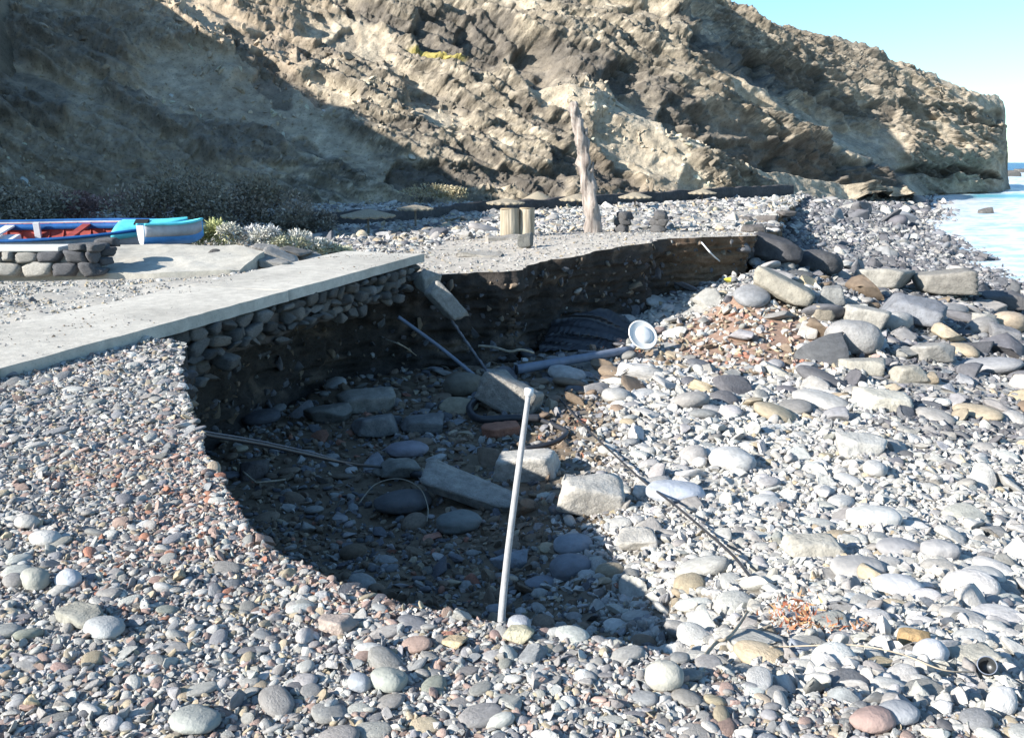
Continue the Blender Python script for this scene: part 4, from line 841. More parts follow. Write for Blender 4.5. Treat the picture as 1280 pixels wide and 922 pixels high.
# hanging chunk of broken concrete at the end of the slab
g = PD(556, 376, 13.6); link('broken_slab_chunk', rock_mesh(813, 'block', 4, M_concf, 'broken_slab_chunk', (.17, .13, .42)), loc=g, rot=(R(-18), R(-38), R(20)), label='chunk of broken concrete hanging from the end of the slab', cat='concrete chunk')
g = PD(535, 352, 14.2); link('broken_slab_chunk', rock_mesh(814, 'block', 4, M_concf, 'broken_slab_chunk', (.2, .18, .2)), loc=g, rot=(R(8), R(10), R(30)), label='small crumbling concrete lump at the corner where the slab ends', cat='concrete chunk')

# loose grit on the promenade
def grit():
    L_ = []; by = np.array(back)
    for r_, cov in [(.012, .30), (.020, .16), (.03, .03)]:
        x, y, rr = candidates(r_, 6.5, 15, cov, -.75, -.05); m = inpoly(x, y, by); x, y, rr = x[m], y[m], rr[m]
        dn = .25 + .75 * sst(-.25, .15, fbm(p3(x, y, .8), 2, 199)); m = rng.random(len(x)) < dn; x, y, rr = x[m], y[m], rr[m]
        L_.append(make(x, y, .080 + .011 * (y - 7), rr, paint(len(x), {'grey': 3, 'pale': 5, 'tan': 2, 'dark': .7}), .5, (.5, .8), (1, 1.4), .3))
    x, y, rr = candidates(.006, 6.3, 15, .010, -.75, -.05, .5); so = (x - SA[0]) * SN[0] + (y - SA[1]) * SN[1]; m = (so < -.03) & (so > -1.45) & (y > 6.5) & ((x - SA[0]) * sdir[0] + (y - SA[1]) * sdir[1] < SLEN - .1); m &= rng.random(len(x)) < sst(-.1, .4, fbm(p3(x, y, 1.5), 3, 197)); x, y, rr = x[m], y[m], rr[m]
    L_.append(make(x, y, slab_top(x, y), rr, paint(len(x), {'grey': 3, 'brown': 3, 'dark': 1}), .6, (.4, .8), (1, 1.4), .3))
    stuff('grit', 'dark grit and small stones strewn on the pale promenade paving', 'grit', cat_(L_))
grit()

# stone bench wall at the left border
def bench():
    b0, b1 = P(-260, 348, .135), P(118, 346, .135); d = b1 - b0; Ln = np.linalg.norm(d[:2]); d = d / Ln; nrm = np.array([d[1], -d[0], 0])
    t = thing('stone_bench', 'low dry stone wall seat with a white slab on top at the left border', 'stone bench', tuple(b1)); base = b1
    yaw = math.atan2(d[1], d[0]); r = np.random.default_rng(8); pr = [rock_mesh(520 + i, 'block', 3, name='bench_stone_shape') for i in range(6)]
    for p_ in pr: p_.materials.append(M_boulder)
    core = box_mesh(Ln - .1, .42, .34, .01, M_concf, 'wall_core', .01, 3); link('wall_core', core, parent=t, loc=(b0 + b1) / 2 + np.array([0, .3, .17]) - base, rot=(0, 0, yaw))
    z = 0
    for h in (.19, .15):
        s = .0
        while s < Ln - .02:
            wd = min(h * r.uniform(1.2, 2.5), Ln - s + .03); dark_ = s + wd > Ln - .42
            gq = r.uniform(.34, .46); c = (gq, gq * .96, gq * .88) if not dark_ else (.15, .15, .16)
            q = b0 + d * (s + wd / 2) + np.array([0, .1, z + h / 2]) - base
            link('stone', pr[r.integers(0, 6)], parent=t, loc=q, rot=(r.normal(0, .1), r.normal(0, .06), yaw), scl=(wd * .54, .16, h * .56), color=c); s += wd
        z += h
    s = Ln - .42                                    # taller dark pier at the end
    for k in range(7):
        q = b0 + d * (Ln - .03 - .1 * (k % 2)) + np.array([0, .12 + .16 * (k // 2), 0]) + np.array([.02 * (k % 3), 0, .06 + .075 * k * .8]) - base
        link('stone', pr[k % 6], parent=t, loc=q, rot=(0, 0, yaw + .5 * k), scl=(.15, .15, .07), color=(.14, .14, .15))
    for k in range(2):
        q = b0 + d * (Ln - .22 + .16 * k) + np.array([0, .16, .385]) - base
        link('stone', pr[k + 2], parent=t, loc=q, rot=(0, 0, yaw + k), scl=(.17, .2, .065), color=(.15, .15, .155))
    m = material('white_slab', 'flat', (.58, .57, .54), bump=.3, scale=6, var=.1)
    link('seat_slab', box_mesh(Ln - .45, .5, .06, .012, m, 'seat_slab', .006, 3), parent=t, loc=b0 + d * (Ln - .45) / 2 + np.array([0, .26, .372]) - base, rot=(0, 0, yaw))
bench()
# sloping concrete ramp the boats lie behind
rp = [P(105, 341, .17)[:2], P(200, 341, .17)[:2], P(300, 339, .17)[:2], P(330, 318, .3)[:2], P(295, 308, .38)[:2], P(100, 308, .38)[:2], P(-250, 308, .38)[:2], P(-250, 342, .16)[:2]]
ry0, ry1 = P(200, 341, .17)[1], P(200, 308, .38)[1]
def ramp_z(x, y):
    u = np.clip((y - ry0) / (ry1 - ry0), 0, 1); return .17 + .21 * u + .02 * sst(.42, .46, u)
prism('boat_ramp', rp, ramp_z, .35, M_conc, (.40, .38, .335), step=.1, rough=.03, seed=201)

# ------------------------------------------------------------------ boats
M_blue = material('blue_paint', 'flat', (.008, .085, .27), rough=.6, bump=.25, scale=5, var=.3, bdist=.01)
M_turq = material('turquoise_paint', 'flat', (.10, .52, .62), rough=.5, bump=.25, scale=5, var=.2, bdist=.01)
M_red = material('red_planks', 'flat', (.30, .055, .045), rough=.7, bump=.4, scale=5, var=.4, bdist=.01)
M_white = material('white_paint', 'flat', (.68, .70, .72), rough=.5, bump=.2, scale=5, var=.1, bdist=.01)
M_hullg = material('grey_paint', 'flat', (.34, .36, .40), rough=.6, bump=.3, scale=4, var=.3, bdist=.01)
M_sky = material('light_blue_paint', 'flat', (.08, .27, .62), rough=.5, bump=.25, scale=5, var=.2, bdist=.01)
M_dark = material('dark_hollow', 'flat', (.02, .022, .025), rough=.8, bump=0)
def loft(name, L_, beam, depth, sheer, m, n=28, k=11, inset=0., parent=None, z0=0., u0=0., u1=1., rows=None, stern=.8):
    """half-open hull shell; x along, bow at x=L"""
    V = []
    for i in range(n):
        u = u0 + (u1 - u0) * i / (n - 1); b = max(.004, beam / 2 * (stern + (1 - stern) * math.sin(min(1, u * 2.2) * math.pi / 2)) * (1 - max(0, (u - .55) / .45) ** 2.2) - inset)
        sh = depth + sheer * max(0, (u - .4) / .6) ** 2 + sheer * .25 * (1 - u) ** 2; ke = inset * .8 + depth * .35 * max(0, (u - .75) / .25) ** 2
        for j in range(k):
            t = -1 + 2 * j / (k - 1); a = abs(t); yy_ = math.copysign(b * (1 - (1 - a) ** 1.9), t); zz = ke + (sh - ke) * a ** 2.1
            if rows is not None: zz = ke + (sh - ke) * (rows[0] + (rows[1] - rows[0]) * a); yy_ = math.copysign(b * (1 - (1 - ((zz - ke) / (sh - ke)) ** (1 / 2.1)) ** 1.9) + .008, t)
            V.append((u * L_, yy_, zz + z0))
    return V
def shell(name, V, n, k, m, parent, th=.03, flip=False, skip=None):
    F = gridfaces(n, k)
    if skip is not None: F = F[skip(F)]
    b = bmesh.new(); vs = [b.verts.new(v) for v in V]
    for f in F:
        try: b.faces.new([vs[q] for q in f])
        except ValueError: pass
    bmesh.ops.recalc_face_normals(b, faces=b.faces)
    if th: bmesh.ops.solidify(b, geom=b.faces[:], thickness=th)
    me = bpy.data.meshes.new(name); b.to_mesh(me); b.free(); me.materials.append(m); me.shade_smooth()
    return link(name, me, parent=parent)
def boat(label, loc, yaw, heel, Ln, beam, depth, sheer, kind):
    t = thing('rowing_boat' if kind else 'fishing_boat', label, 'boat', loc, yaw, None); t.rotation_euler = (heel, 0, yaw)
    n, k = 30, 13
    shell('hull', loft('hull', Ln, beam, depth, sheer, None, n, k), n, k, M_hullg if not kind else M_sky, t, .025)
    shell('lining', loft('lining', Ln, beam - .07, depth - .01, sheer, None, n, k, .035), n, k, M_red if not kind else M_turq, t, .012)
    for sgn in (-1, 1):
        pts = [(v[0], v[1], v[2] + .012) for v in loft('g', Ln, beam + .03, depth, sheer, None, 40, 3)[(0 if sgn < 0 else 2)::3]]
        o = link('gunwale', tube(pts, .028 if not kind else .02, 6, m=M_blue if not kind else M_turq, name='gunwale'), parent=t)
        # painted strake inside under the gunwale
        if not kind:
            Vs = []
            for i in range(30):
                u = i / 29 * .90; q = loft('q', Ln, beam - .10, depth - .01, sheer, None, 2, 3, .035, u0=u, u1=u + .001)[0 if sgn < 0 else 2]; Vs += [(q[0], q[1] - sgn * .02, q[2] - .005), (q[0], q[1] - sgn * .05, q[2] - .10)]
            shell('inner_strake', Vs, 30, 2, M_blue, t, .015)
    # transom
    q = loft('q', Ln, beam, depth, sheer, None, 2, k, u0=0, u1=.001)[:k]; b = bmesh.new(); b.faces.new([b.verts.new((v[0] - .01, v[1], v[2])) for v in q]); bmesh.ops.solidify(b, geom=b.faces[:], thickness=.03)
    me = bpy.data.meshes.new('transom'); b.to_mesh(me); b.free(); me.materials.append(M_white); link('transom', me, parent=t)
    return t
# large open boat, bow to the right
bw = np.array(PD(238, 276, 15.0)); LB = 5.6
yawb = math.atan2(.16, 1); bx = bw[0] - LB * math.cos(yawb); by_ = bw[1] - LB * math.sin(yawb)
t = boat('long open blue boat with red inside and turquoise bow lying behind the concrete ramp', (bx, by_, .19), yawb, R(8), LB, 1.5, .36, .14, 0)
fd = []
n_ = 16
for i in range(n_):
    u = .80 + .195 * i / (n_ - 1); q = loft('q', LB, 1.5, .36, .14, None, 2, 3, .01, u0=u, u1=u + .001)
    fd += [(q[0][0], q[0][1], q[0][2] + .02), (q[0][0], q[0][1] * .5, q[0][2] + .07), (q[0][0], 0, q[0][2] + .09), (q[0][0], q[2][1] * .5, q[0][2] + .07), (q[0][0], q[2][1], q[0][2] + .02)]
shell('foredeck', fd, n_, 5, M_turq, t, .02)
Vb = []
for i in range(16):
    u = .80 + .198 * i / 15
    for w_ in (0, 1):
        q = loft('q', LB, 1.52 + .02, .36, .14, None, 2, 3, 0, u0=u, u1=u + .001)[0]; Vb.append((q[0], q[1] - .01, q[2] - .12 * w_ + .03))
shell('bow_strake', Vb, 16, 2, M_turq, t, .012)
q = loft('q', LB, 1.5, .36, .14, None, 2, 3, .01, u0=.87, u1=.871)[0]
link('hatch', box_mesh(.22, .2, .03, .008, M_dark, 'hatch'), parent=t, loc=(q[0], q[1] * .35, q[2] + .085), rot=(R(12), 0, 0))
for u, wd, m_ in [(.46, .16, M_white), (.14, .2, M_white), (.68, .14, M_red)]:
    q = loft('q', LB, 1.5, .36, .14, None, 2, 3, .03, u0=u, u1=u + .001)[0]
    link('thwart', box_mesh(wd, abs(q[1]) * 2, .03, .006, m_, 'thwart'), parent=t, loc=(q[0], 0, q[2] - .04))
q = loft('q', LB, 1.5, .36, .14, None, 2, 3, .03, u0=.62, u1=.621)[2]
link('post', box_mesh(.10, .06, .30, .006, M_white, 'post'), parent=t, loc=(q[0] - .45, q[1] - .16, q[2] - .13))
link('engine_box', box_mesh(.34, .4, .22, .01, M_white, 'engine_box'), parent=t, loc=(q[0] - .78, .05, q[2] - .22))
for i in range(20):                              # ribs
    u = .05 + .76 * i / 19
    pts = [(v[0], v[1], v[2] + .012) for v in loft('r', LB, 1.43, .34, .14, None, 2, 11, .05, u0=u, u1=u + .001)[:11]]
    link('rib', tube(pts, .014, 5, m=M_red, name='rib'), parent=t)
# dinghy in front of the bow
g = PD(170, 307, 13.95)
t = boat('small light blue dinghy with a white transom in front of the turquoise bow', (g[0] + .08, g[1] + .05, .375), R(38), R(-3), .98, .50, .30, .07, 1)
link('thwart', box_mesh(.10, .4, .02, .004, M_white, 'thwart'), parent=t, loc=(.45, 0, .22))
q = [(v[0], v[1] - .0, v[2]) for v in loft('q', .98, .53, .30, .07, None, 24, 3, rows=(.55, 1.0))]
Vs = []
for i in range(24):
    u = i / 23 * .97; a = loft('q', .98, .525, .30, .07, None, 2, 13, u0=u, u1=u + .001)
    Vs += [a[0], a[1], a[2]]
shell('upper_strake', Vs, 24, 3, M_hullg, t, .006)

# ------------------------------------------------------------------ logs, trunk, pillars, parasols, low wall
def bark(name, cols, sc=8):
    m = bpy.data.materials.new(name); m.use_nodes = True; t_ = m.node_tree; b = t_.nodes['Principled BSDF']; b.inputs['Roughness'].default_value = .9
    tc = N(t_, 'ShaderNodeTexCoord'); mp = N(t_, 'ShaderNodeMapping'); mp.inputs['Scale'].default_value = (sc, sc, sc * .12); nz = N(t_, 'ShaderNodeTexNoise'); nz.inputs['Detail'].default_value = 6; nz.inputs['Scale'].default_value = 1.5
    cr = N(t_, 'ShaderNodeValToRGB'); cr.color_ramp.elements[0].position = .35; cr.color_ramp.elements[1].position = .65; cr.color_ramp.elements[0].color = (*cols[0], 1); cr.color_ramp.elements[1].color = (*cols[1], 1)
    bp = N(t_, 'ShaderNodeBump'); bp.inputs['Strength'].default_value = .8; bp.inputs['Distance'].default_value = .03; l = t_.links.new
    l(tc.outputs['Object'], mp.inputs[0]); l(mp.outputs[0], nz.inputs['Vector']); l(nz.outputs[0], cr.inputs[0]); l(cr.outputs[0], b.inputs['Base Color']); l(nz.outputs[0], bp.inputs['Height']); l(bp.outputs[0], b.inputs['Normal']); return m
M_log = bark('sawn_wood', ((.24, .20, .145), (.42, .37, .29))); M_trunk = bark('weathered_wood', ((.16, .13, .115), (.40, .355, .32)), 9)
M_end = material('log_end', 'flat', (.30, .24, .16), scale=12, var=.3, bump=.3)
def log_mesh(r0, r1, h, seg=18, seed=0, notch=0):
    V = []; rows = 12
    for i in range(rows):
        u = i / (rows - 1)
        for k in range(seg):
            a = 2 * math.pi * k / seg; q = (r0 + (r1 - r0) * u) * (1 + .06 * float(vnoise(np.array([math.cos(a) * 1.5, math.sin(a) * 1.5, u * 2 + seed]), seed)))
            V.append((q * math.cos(a), q * math.sin(a), u * h + (.02 * math.sin(a * 2 + seed) if i == rows - 1 else 0)))
    F = [(i * seg + k, i * seg + (k + 1) % seg, (i + 1) * seg + (k + 1) % seg, (i + 1) * seg + k) for i in range(rows - 1) for k in range(seg)] + [tuple((rows - 1) * seg + k for k in range(seg)), tuple(range(seg))[::-1]]
    me = bpy.data.meshes.new('log'); me.from_pydata(V, [], F); return me
g = G(648, 297, 't'); dpp = g[1] / FPX * 1.03
for i, (dx, dy_, r_, h_, lb) in enumerate([(-.20, .0, .235, .70, 'left and thicker of the two short upright wooden logs on the concrete footing'), (.205, .05, .19, .69, 'right and thinner of the two short upright wooden logs on the concrete footing')]):
    me = log_mesh(r_, r_ * .97, h_, seed=i + 3); me.materials.append(M_log)
    zt = float(terr_z(g[0] + dx, g[1] + dy_ + .3))
    o = link('wooden_log', me, loc=(g[0] + dx, g[1] + dy_ + .3, zt - .02), rot=(0, R((-1, 1)[i]), i), label=lb, cat='log', group='upright logs on the footing')
    link('cut_end', tube([(0, 0, h_ + .0), (0, 0, h_ + .016)], r_ * .9, 18, m=M_end, name='cut_end'), parent=o)
z_ = float(terr_z(g[0] - .4, g[1] - .6))
link('concrete_footing', box_mesh(1.0, .7, .16, .02, M_concf, 'concrete_footing', .03, 4), loc=(g[0] - .25, g[1] - .35, z_ + .0), rot=(0, 0, R(8)), label='low reddish concrete footing in front of the upright logs', cat='footing')
gg = G(600, 322, 't'); link('flat_slab', box_mesh(.9, .45, .08, .02, M_concf, 'flat_slab', .03, 4, 7), loc=(gg[0], gg[1] + .2, gg[2] + .02), rot=(R(2), R(3), R(-5)), label='grey flat broken slab lying left of the concrete footing', cat='slab')
rock_thing('dark_rock', 'dark squarish rock leaning on the footing under the right log', 'rock', 656, 312, 22, 19, (.15, .15, .14), 'rubble', seed=77, layer='t')
# trunk
b0, b1 = G(741, 291, 't'), None; b1 = PD(717, 127, b0[1]); V = []
path = smooth_path([b0 - np.array([0, 0, .2]), PD(739, 255, b0[1]), PD(731, 210, b0[1] + .03), PD(727, 175, b0[1]), PD(719, 145, b0[1]), b1], 40)
rad = np.interp(np.linspace(0, 1, 40), [0, .1, .3, .55, .62, .9, 1], [.20, .19, .17, .155, .16, .12, .07]) * (1 + .10 * np.array([float(vnoise(np.array([i * .7, 0, 0]), 211)) for i in range(40)]))
me = tube(path - b0, rad, 14, m=M_trunk, name='tree_trunk', wob=.42); t = link('tree_trunk', me, loc=b0, label='tall bare weathered tree trunk standing upright behind the logs', cat='tree trunk')
for i, (k, side, ln) in enumerate([(14, 1, .28), (20, -1, .16), (24, 1, .22), (30, -1, .12), (9, 1, .12)]):
    p = path[k] - b0; link('branch_stub', tube([p, p + np.array([side * ln * .5, -.05, ln * .4]), p + np.array([side * ln * .6, -.06, ln * 1.1])], [.07, .05, .02], 7, m=M_trunk, name='branch_stub', wob=.15), parent=t)
# two stone pillars and flat stones between
r = np.random.default_rng(12); pr = [rock_mesh(540 + i, 'block', 3, name='pillar_stone_shape') for i in range(5)]
for p_ in pr: p_.materials.append(M_boulder)
for i, (px, lb) in enumerate([(779, 'left one of the two low dark stone pillars on the terrace'), (824, 'right one of the two low dark stone pillars on the terrace')]):
    q = G(px, 290, 't'); t = thing('stone_pillar', lb, 'pillar', tuple(q), 0, 'low stone pillars')
    for j in range(3):
        for k in range(2): link('stone', pr[(j + k) % 5], parent=t, loc=(r.uniform(-.05, .05), -.1 + .2 * k, .08 + .16 * j), rot=(r.normal(0, .15), r.normal(0, .15), r.uniform(0, 6)), scl=(.2, .18, .115), color=(.12, .118, .12))
for i, (px, py, w_, h_) in enumerate([(800, 288, 26, 7), (855, 287, 34, 6), (880, 280, 44, 7), (915, 285, 40, 7), (850, 275, 36, 6), (925, 272, 46, 7), (800, 278, 24, 7)]):
    lb = ['flat grey stone lying between the two dark stone pillars', 'flat pale stone just right of the right stone pillar', 'long flat stone behind the path near the tip of the terrace', 'flat tan stone at the back edge of the path near the tip', 'low flat stone behind the right stone pillar', 'long flat stone farthest right on the terrace tip', 'upper flat stone stacked behind the gap of the pillars'][i]
    rock_thing('flat_stone', lb, 'stone', px, py, w_, h_, (.36, .34, .31), 'rubble', yaw=0, seed=60 + i, layer='t', dpx=.8)
# small dark stones at the tip
for i, (px, py, w_, h_, lb) in enumerate([(945, 290, 30, 9, 'dark rock at the very tip of the terrace'), (962, 281, 28, 12, 'dark rock just above the one at the tip of the terrace'), (985, 272, 24, 9, 'small dark rock on the slope behind the terrace tip'), (935, 279, 26, 8, 'brown flat rock left of the dark tip rocks')]):
    rock_thing('tip_rock', lb, 'rock', px, py, w_, h_, (.12, .11, .105), 'rubble', seed=90 + i, layer='t')
# low wall
def low_wall():
    key = [(372, 285, -.95), (450, 283, -.95), (530, 279, -.93), (590, 269, -.93), (700, 263, -.93), (830, 255, -.93), (930, 249, -.95), (992, 246, -1.0)]; pts = smooth_path([P(*k) for k in key], 160)
    top = smooth_path([P(a, b - (14 if a < 560 else 9.5), z + .0) - P(a, b, z) for a, b, z in key], 160); V = []
    tn_ = np.gradient(pts, axis=0); tn_ /= np.linalg.norm(tn_, axis=1)[:, None]; nn_ = np.stack([tn_[:, 1], -tn_[:, 0], 0 * tn_[:, 0]], 1)
    for i in range(160):
        D = np.linalg.norm(pts[i][:2]); h = np.interp(i, [0, 60, 159], [20, 15, 14]) * D / FPX * (1 + .1 * float(vnoise(np.array([i * .5, 0, 0]), 221)))
        zb = float(terr_z(pts[i][0], pts[i][1])) - .25; zt = pts[i][2] + h
        for o_, z in [(.0, zb), (-.02, (zb + zt) / 2), (-.06, zt - .03), (-.12, zt), (-.42, zt), (-.5, zt - .05), (-.52, zb)]:
            q = pts[i] + nn_[i] * o_; q[2] = z; V.append(q + .05 * np.array([float(vnoise(q * 2 + k * 5, 223)) for k in range(3)]))
    V = np.array(V); c = np.array([.075, .07, .07]) * (1 + .4 * fbm(V * 1.5, 3, 225))[:, None]; b_ = V[0].copy()
    link('low_stone_wall', mesh_np('low_stone_wall', V - b_, gridfaces(160, 7)[:, ::-1], c), M_bank, loc=b_, label='long low dark stone wall running along the foot of the cliff', cat='wall')
low_wall()
M_straw = material('straw', 'flat', (.33, .285, .215), scale=30, var=.35, bump=.8, bdist=.03)
M_pole = material('grey_pole', 'flat', (.24, .21, .18), scale=8, var=.3)
def parasol(px, py_top, py_rim, wpx, Y, lb, tone):
    q = PD(px, py_rim, Y); zt = PD(px, py_top, Y)[2]; zg = min(float(terr_z(q[0], Y)), q[2] - .8); R_ = wpx / 2 * Y / FPX; t = thing('beach_parasol', lb, 'parasol', (q[0], Y, zg), 0, 'parasols on the far beach')
    seg = 28; rings = 5; V = [(0, 0, zt - zg)]
    for j in range(1, rings + 1):
        for k in range(seg):
            a = 2 * math.pi * k / seg; rr = R_ * j / rings * (1 + (.05 * (-1) ** k if j == rings else 0)); V.append((rr * math.cos(a), rr * math.sin(a), zt - zg - (zt - q[2]) * (j / rings) ** 1.15 - (.05 if j == rings else 0) * (k % 2)))
    F = [(0, 1 + k, 1 + (k + 1) % seg) for k in range(seg)] + [(1 + (j - 1) * seg + k, 1 + j * seg + k, 1 + j * seg + (k + 1) % seg, 1 + (j - 1) * seg + (k + 1) % seg) for j in range(1, rings) for k in range(seg)]
    b = bmesh.new(); vs = [b.verts.new(v) for v in V]; [b.faces.new([vs[i] for i in f]) for f in F]; bmesh.ops.recalc_face_normals(b, faces=b.faces); bmesh.ops.solidify(b, geom=b.faces[:], thickness=.05)
    me = bpy.data.meshes.new('canopy'); b.to_mesh(me); b.free(); me.materials.append(M_straw); o = link('canopy', me, parent=t)
    link('pole', tube([(0, 0, -.1), (0, 0, zt - zg - .05)], .04, 8, m=M_pole, name='pole'), parent=t)
parasol(460, 261, 269, 66, 30, 'grey thatched parasol farthest left, in front of the dark wall', 0)
parasol(519, 256, 260, 44, 33, 'thatched parasol second from the left with its pole visible', 0)
parasol(632, 248, 253, 46, 38, 'flat white-edged parasol seen just above the upright logs', 0)
parasol(672, 239, 251, 44, 50, 'pointed tan thatched parasol behind the flat one', 0)
parasol(722, 242, 249, 44, 45, 'pale parasol partly hidden by the bare trunk', 0)
parasol(794, 240, 246, 40, 46, 'pale parasol right of the bare trunk', 0)
parasol(878, 236, 241, 34, 58, 'small parasol farthest right near the end of the wall', 0)

# ------------------------------------------------------------------ shrubs
M_leaf = material('dry_leaves', 'attr', scale=3, var=.15, bump=0)
def shrub(name, lb, c0, r0, n, size, cols, group, seed=0, sprig=False, cat='shrub'):
    r = np.random.default_rng(seed); base = np.array([c0[0], c0[1], c0[2]]); t = thing(name, lb, cat, tuple(base), 0, group)
    # lobes
    nl = 9; lc = np.stack([r.uniform(-.75, .75, nl) * r0[0], r.uniform(-.6, .6, nl) * r0[1], r.uniform(.25, .7, nl) * r0[2]], 1); lr = r.uniform(.28, .5, nl)
    k = r.integers(0, nl, n); d = r.normal(size=(n, 3)); d /= np.linalg.norm(d, axis=1)[:, None]; d[:, 2] = np.abs(d[:, 2]) * np.where(r.random(n) < .85, 1, -1)
    p = lc[k] + d * (r.random(n) ** .35)[:, None] * lr[k][:, None] * np.array(r0); m = p[:, 2] > 0; p, d, k = p[m], d[m], k[m]; n = len(p)
    u = d + r.normal(0, .6, (n, 3)); u /= np.linalg.norm(u, axis=1)[:, None]; w_ = np.cross(u, r.normal(size=(n, 3))); w_ /= np.linalg.norm(w_, axis=1)[:, None]; s = size * r.uniform(.6, 1.5, n)[:, None]
    el = 2.2 if sprig else 1.2; V = np.stack([p - w_ * s * .35, p + w_ * s * .35, p + w_ * s * .25 + u * s * el, p - w_ * s * .25 + u * s * el], 1).reshape(-1, 3); F = np.arange(4 * n).reshape(-1, 4)
    cl = np.array(cols)[r.integers(0, len(cols), nl)][k] * np.exp(r.normal(0, .25, n))[:, None]; c = np.repeat(np.clip(cl, .01, .6), 4, 0)
    link('foliage', mesh_np('foliage', V, F, c, smooth=False), M_leaf, parent=t)
    b = []; 
    st = bmesh.new(); V2 = []; F2 = []
    for i in range(14):
        q = lc[i % nl]; tip = q + r.normal(0, .2, 3) * r0; a = np.array([r.uniform(-.15, .15) * r0[0], r.uniform(-.15, .15) * r0[1], -.1]); wv = size * .25
        o = len(V2); V2 += [a + np.array([wv, 0, 0]), a + np.array([-wv, wv, 0]), a + np.array([-wv, -wv, 0]), tip]; F2 += [(o, o + 1, o + 3), (o + 1, o + 2, o + 3), (o + 2, o, o + 3)]
    link('stems', mesh_np('stems', np.array(V2), np.array(F2), np.full((len(V2), 3), .12)), M_leaf, parent=t)
wh = [(.55, .54, .48), (.50, .49, .42), (.42, .42, .30), (.5, .5, .5)]
for i, (px, py, Y, rx, rz, cols, lb) in enumerate([
        (268, 304, 15.2, .45, .40, [(.36, .38, .18), (.42, .43, .24)], 'yellowish pale bush right beside the bow of the boats'),
        (312, 308, 15.0, .50, .42, wh, 'pale dry bush between the yellowish one and the greyer one'),
        (352, 312, 15.0, .50, .36, wh, 'greyish white dry bush above the pile of flat slabs'),
        (392, 316, 15.4, .42, .26, wh, 'lowest pale bush at the right end of the row'),
        (418, 319, 16.0, .35, .18, wh, 'small pale tuft where the bushes meet the concrete slab')]):
    q = PD(px, py, Y); shrub('pale_shrub', lb, (q[0], Y, q[2] - .06), (rx, .4, rz), 3600, .022, cols, 'pale dry shrubs', i + 3, True)
dk = [(.27, .24, .195), (.21, .19, .15), (.29, .25, .21)]; rd = [(.26, .165, .15), (.22, .16, .14)]
for i, (px, py, Y, rx, rz, cols, lb) in enumerate([
        (70, 282, 31, 2.2, 1.1, rd, 'reddish brown shrub in the shade above the blue boat'), (140, 280, 32, 2.2, 1.3, rd, 'reddish brown shrub behind the turquoise bow'), (20, 280, 30, 1.8, 1.4, dk, 'dark grey shrub at the left border behind the boat'),
        (215, 284, 31, 2.4, 2.2, dk, 'tallest dark shrub at the foot of the shaded cliff'), (270, 286, 31, 2.3, 1.9, dk, 'dark grey-green shrub right of the tallest one'), (325, 287, 32, 2.2, 1.4, dk, 'low spreading grey-green shrub in the cliff shade'), (378, 288, 33, 1.5, .9, dk, 'small dark shrub where the low wall begins')]):
    q = PD(px, py, Y); shrub('dark_shrub', lb, (q[0], Y, q[2] - .2), (rx, 1.4, rz), 4200, .07, cols, 'shrubs in the shade of the cliff', i + 30)
q = PD(536, 252, 46); shrub('dry_shrub', 'dry straw-coloured shrub at the sunlit foot of the cliff', (q[0], 46, q[2]), (1.9, 1, .8), 2500, .06, [(.42, .36, .24), (.36, .33, .2)], None, 61)
# pile of flat slabs left of the slab end
r = np.random.default_rng(21)
SLB = ['dark slab at the foot of the slab pile nearest the boats', 'brown flat slab low in the middle of the slab pile', 'grey slab lying flat at the right end of the slab pile', 'tilted dark slab in the second layer of the pile', 'long grey slab crossing the middle of the slab pile', 'light edged slab above the long grey one', 'short dark slab near the top of the slab pile', 'slanting slab on top of the pile under the bushes', 'thin slab pushed under the pale bush', 'rightmost leaning slab of the pile beside the promenade']
for i, (px, py, w_, h_) in enumerate([(262, 342, 44, 14), (300, 341, 50, 16), (340, 336, 50, 14), (285, 330, 48, 13), (318, 328, 56, 13), (352, 327, 46, 12), (300, 319, 46, 12), (335, 318, 50, 12), (368, 320, 44, 10), (386, 326, 40, 10)]):
    g_ = (.12, .22, .27, .10, .25, .30, .12, .28, .16, .30)[i]
    q = PD(px, py, 12.9 + .18 * i); W = w_ * q[1] / FPX; H_ = h_ * q[1] / FPX
    link('stacked_slab', rock_mesh(700 + i, 'block', 4, name='slab_shape', scl=(W / 2, .22, H_ * .42)), M_boulder, loc=(q[0], q[1], q[2] + H_ * .5), rot=(r.normal(.1, .1), R(14) + r.normal(0, .08), r.normal(0, .2)), label=SLB[i], cat='slab', color=(g_, g_ * .96, g_ * .9), group='pile of flat slabs')

